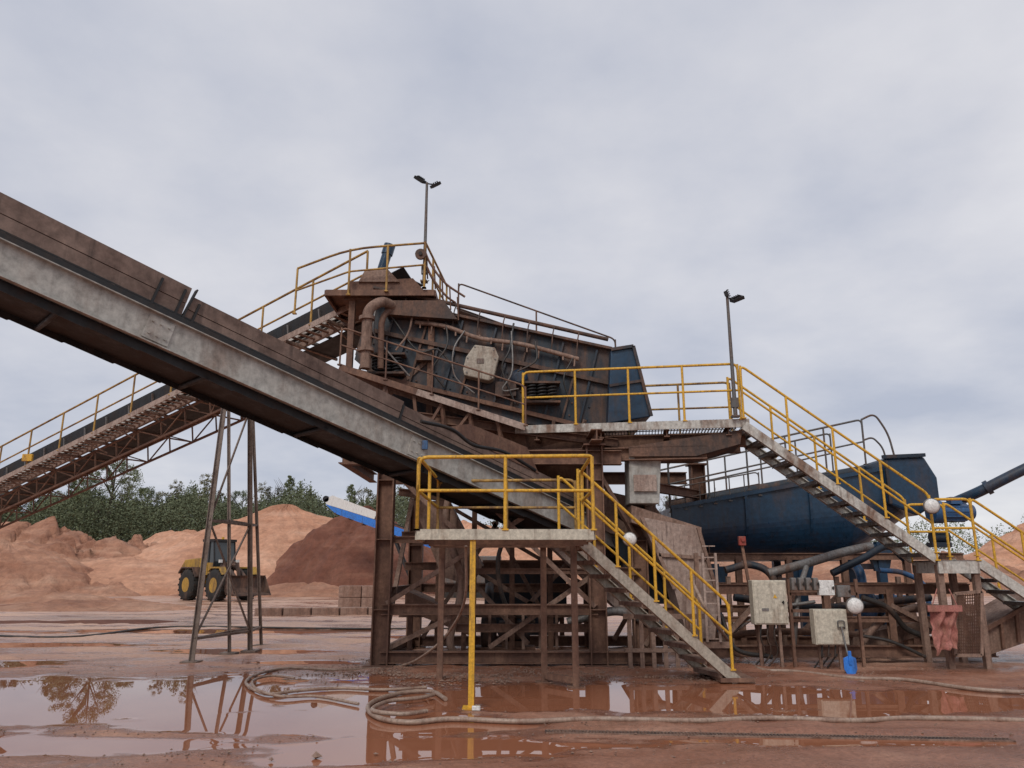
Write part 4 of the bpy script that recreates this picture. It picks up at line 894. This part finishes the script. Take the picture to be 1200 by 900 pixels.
# ================================================================ LOADER
lp_=gr(256,704); 
TL=thing('wheel_loader','muddy yellow wheel loader with glazed cab and big wheels beside the sand heap','loader',(lp_.x-.1,lp_.y,0),rz=math.radians(-36))
TL.scale=(.9,.9,1.02)
def bx(m,c,s): m.box(V(c),s)
for (x,y) in ((1.45,1.05),(1.45,-1.05),(-1.45,1.05),(-1.45,-1.05)):
    m=MB(); sy=1 if y>0 else -1
    m.lathe([(.38,-.26),(.68,-.30),(.82,-.22),(.85,-.1),(.85,.1),(.82,.22),(.68,.30),(.38,.26)],(x,y,.85),(0,1,0),28)
    for k in range(18): a=2*PI*k/18; m.box(V((x+.85*math.cos(a),y,.85+.85*math.sin(a))),(.05,.5,.1),Matrix.Rotation(-a,3,'Y'))
    wh=m.build('tyre','tyre',TL); m=MB(); m.lathe([(.39,-.18),(.36,-.05),(.12,-.05),(.1,.14),(.36,.16),(.39,.27)],(x,y,.85),(0,sy,0),20); m.build('rim','loader_yellow',wh)
m=MB(); m.prism([V((-2.9,-.8,1.05)),V((-2.95,-.8,1.85)),V((-2.6,-.8,2.2)),V((-.75,-.8,2.3)),V((-.75,-.8,.9)),V((-2.5,-.8,.8))],V((0,1.6,0))); m.build('engine_cover','loader_yellow',TL,bev=.05)
m=MB(); bx(m,(-2.98,0,1.35),(.06,1.1,.6)); m.build('rear_grille','black',TL)
m=MB(); bx(m,(-1.5,0,.85),(2.4,.6,.3)); bx(m,(.9,0,.9),(1.9,.6,.35)); bx(m,(-2.9,0,.8),(.3,1.3,.35)); bx(m,(-.2,0,.9),(1.2,.7,.4)); m.build('chassis','rust_dark',TL)
for y in (-1.02,1.02):
    m=MB(); m.prism([V((-2.45,y-.28,1.5)),V((-2.1,y-.28,1.80)),V((-.9,y-.28,1.80)),V((-.5,y-.28,1.3)),V((-.55,y-.28,1.25)),V((-.95,y-.28,1.73)),V((-2.08,y-.28,1.73)),V((-2.4,y-.28,1.44))],V((0,.56,0))); m.build('mudguard','rust_dark',TL)
    m=MB(); m.prism([V((.75,y-.28,1.55)),V((1.0,y-.28,1.80)),V((1.9,y-.28,1.80)),V((2.2,y-.28,1.4)),V((1.87,y-.28,1.72)),V((1.05,y-.28,1.72))],V((0,.56,0))); m.build('mudguard','loader_yellow',TL)
m=MB(); m.prism([V((-.75,-.72,1.35)),V((.35,-.72,1.35)),V((.5,-.72,2.1)),V((.3,-.72,3.15)),V((-.7,-.72,3.15)),V((-.78,-.72,2.1))],V((0,1.44,0))); cab=m.build('cab','glass',TL)
m=MB(); bx(m,(-.2,0,3.22),(1.25,1.6,.14)); 
for y in (-.73,.73):
    for a,b_ in (((-.75,1.35),(-.72,3.15)),((.5,2.1),(.3,3.15)),((.35,1.35),(.5,2.1)),((-.1,1.35),(-.1,3.15))): m.bar(V((a[0],y,a[1])),V((b_[0],y,b_[1])),.07,.07)
m.build('cab_frame','black',TL)
for y in (-.74,.74): MB().bar(V((-.75,y,1.7)),V((.42,y,1.7)),.05,.65).build('cab_panel','loader_yellow',TL)
m=MB(); bx(m,(-.5,.4,3.36),(.12,.12,.16)); m.build('beacon','yellow',TL)
m=MB()
for y in (-.35,.35): m.tube(fillet([V((.75,y,1.85)),V((1.7,y,1.6)),V((2.6,y,.85))],.5),.13,8); m.bar(V((.6,y,1.2)),V((.95,y,2.1)),.12,.4)
m.tube([V((.8,0,2.0)),V((1.9,0,1.85))],.07,8); m.bar(V((1.8,0,2.0)),V((2.1,0,1.2)),.12,.2); m.tube([V((2.0,0,1.3)),V((2.75,0,.95))],.06,8); m.build('lift_arm','rust_dark',TL)
m=MB(); pr=[(2.65,1.25),(2.6,.65),(2.75,.38),(3.6,.32),(3.58,.4),(2.85,.48),(2.75,.7),(2.78,1.2),(2.95,1.35),(2.85,1.35)]
m.prism([V((x,-1.3,z)) for x,z in pr],V((0,2.6,0)))
for y in (-1.3,1.26): m.prism([V((2.65,y,1.3)),V((2.6,y,.65)),V((2.75,y,.38)),V((3.6,y,.32)),V((2.95,y,1.3))],V((0,.04,0)))
m.build('bucket','rust_dark',TL)
for y in (-.5,.5):
    m=MB(); bx(m,(.95,y*1.2,2.1),(.12,.2,.16)); m.build('headlight','lamp_white',TL)
# ================================================================ MOBILE CONVEYOR far
q0=at(380,584,48); q1=at(530,641,48)
TM=thing('mobile_conveyor','bright blue and white mobile conveyor boom beyond the soil heap','mobile conveyor',V((q1.x,48,0)))
dd=(q1-q0).normalized(); nn=V((dd.z,0,-dd.x)); nn=nn if nn.z>0 else -nn
LQ=(q1-q0).length
def mc_(a,y,n): return q0+dd*a+yv*y+nn*n
for y in (0,1.1):
    m=MB(); m.prism([mc_(0,y,-.1),mc_(.4,y,.34) ,mc_(3.4,y,.36),mc_(3.4,y,-.1),mc_(.3,y,-.28)],yv*.05); m.build('head_panel','lamp_white',TM)
    m=MB(); m.prism([mc_(.2,y+.01,-.3),mc_(3.4,y+.01,-.12),mc_(LQ,y+.01,.05),mc_(LQ,y+.01,-.5),mc_(1.0,y+.01,-.62)],yv*.05); m.build('side_frame','bright_blue',TM)
m=MB(); m.prism([mc_(0,.1,.0),mc_(LQ,.1,.05),mc_(LQ,.1,.12),mc_(0,.1,.1)],yv*.95); m.build('belt','black',TM)
m=MB(); m.cyl(mc_(.1,0,0),mc_(.1,1.1,0),.2,14); m.build('head_drum','black',TM)
for k in range(7): MB().cyl(mc_(1+.9*k,-.02,-.62),mc_(1+.9*k,1.1,-.62),.06,8).build('return_roller','rust_dark',TM)
for y in (0,1.1):
    m=MB(); m.bar(mc_(4.6,y,-.4),V((mc_(6.0,y,0).x,48+y,.8)),.12,.12); m.build('support_arm','black',TM)
m=MB(); bs=V((q1.x+1.2,48.5,1.4)); m.box(bs,(3.4,2.0,1.0)); m.box(bs+V((1,0,.8)),(1.6,1.6,.6)); m.build('power_unit','steel_grey',TM,bev=.05)
for y in (-.9,.9):
    m=MB(); m.prism([bs+V((-2.0,y,-.9)),bs+V((-1.7,y,-.5)),bs+V((1.7,y,-.5)),bs+V((2.0,y,-.9)),bs+V((1.7,y,-1.35)),bs+V((-1.7,y,-1.35))],V((0,.4,0)))
    m.build('track','tyre',TM)
# ================================================================ WORLD / LIGHT / CAMERA
w=bpy.data.worlds.new('World'); S.world=w; w.use_nodes=True; nt=w.node_tree; nt.nodes.clear()
out=nt.nodes.new('ShaderNodeOutputWorld'); bg1=nt.nodes.new('ShaderNodeBackground'); bg2=nt.nodes.new('ShaderNodeBackground'); mx=nt.nodes.new('ShaderNodeMixShader')
sky=nt.nodes.new('ShaderNodeTexSky'); sky.sky_type='NISHITA'; sky.sun_disc=False; sky.sun_elevation=math.radians(42); sky.sun_rotation=math.radians(200)
nt.links.new(sky.outputs[0],bg1.inputs[0]); bg1.inputs[1].default_value=.08
tc=nt.nodes.new('ShaderNodeTexCoord'); sp=nt.nodes.new('ShaderNodeSeparateXYZ'); nt.links.new(tc.outputs['Generated'],sp.inputs[0])
def mth(op,a,b=None):
    n=nt.nodes.new('ShaderNodeMath'); n.operation=op
    for i,x in enumerate((a,b)):
        if x is None: continue
        if isinstance(x,(int,float)): n.inputs[i].default_value=x
        else: nt.links.new(x,n.inputs[i])
    return n.outputs[0]
zz_=mth('ADD',mth('ABSOLUTE',sp.outputs[2]),.22)
cb=nt.nodes.new('ShaderNodeCombineXYZ'); nt.links.new(mth('DIVIDE',sp.outputs[0],zz_),cb.inputs[0]); nt.links.new(mth('DIVIDE',sp.outputs[1],zz_),cb.inputs[1]); cb.inputs[2].default_value=3.7
n1=nz(nt,cb.outputs[0],.8,6,.5); n2=nz(nt,cb.outputs[0],2.4,8,.55)
fac=mth('ADD',mth('MULTIPLY',n1,.68),mth('MULTIPLY',n2,.32))
fac=mth('ADD',fac,mth('MULTIPLY',sp.outputs[2],.07))
fac=mth('ADD',fac,mth('MULTIPLY',sp.outputs[0],.05))
cc=ramp(nt,fac,[(.40,(.49,.525,.63)),(.49,(.61,.63,.71)),(.57,(.715,.72,.775)),(.68,(.84,.835,.865))])
nt.links.new(cc,bg2.inputs[0]); bg2.inputs[1].default_value=1.0
mx.inputs[0].default_value=.9; nt.links.new(bg1.outputs[0],mx.inputs[1]); nt.links.new(bg2.outputs[0],mx.inputs[2]); nt.links.new(mx.outputs[0],out.inputs[0])
ld=bpy.data.lights.new('sun','SUN'); ld.energy=1.5; ld.angle=math.radians(20); ld.color=(1,.95,.88)
lo=bpy.data.objects.new('sun',ld); C.objects.link(lo); lo.rotation_euler=(math.radians(48),0,math.radians(-20))
cd=bpy.data.cameras.new('camera'); cam=bpy.data.objects.new('camera',cd); C.objects.link(cam)
cam.location=(0,0,CZ); cam.rotation_euler=(PI/2+P0,0,0); cd.sensor_width=36; cd.lens=27; cd.clip_end=4000; cd.clip_start=.05
S.camera=cam
S.view_settings.view_transform='Standard'; S.view_settings.look='None'; S.view_settings.exposure=0
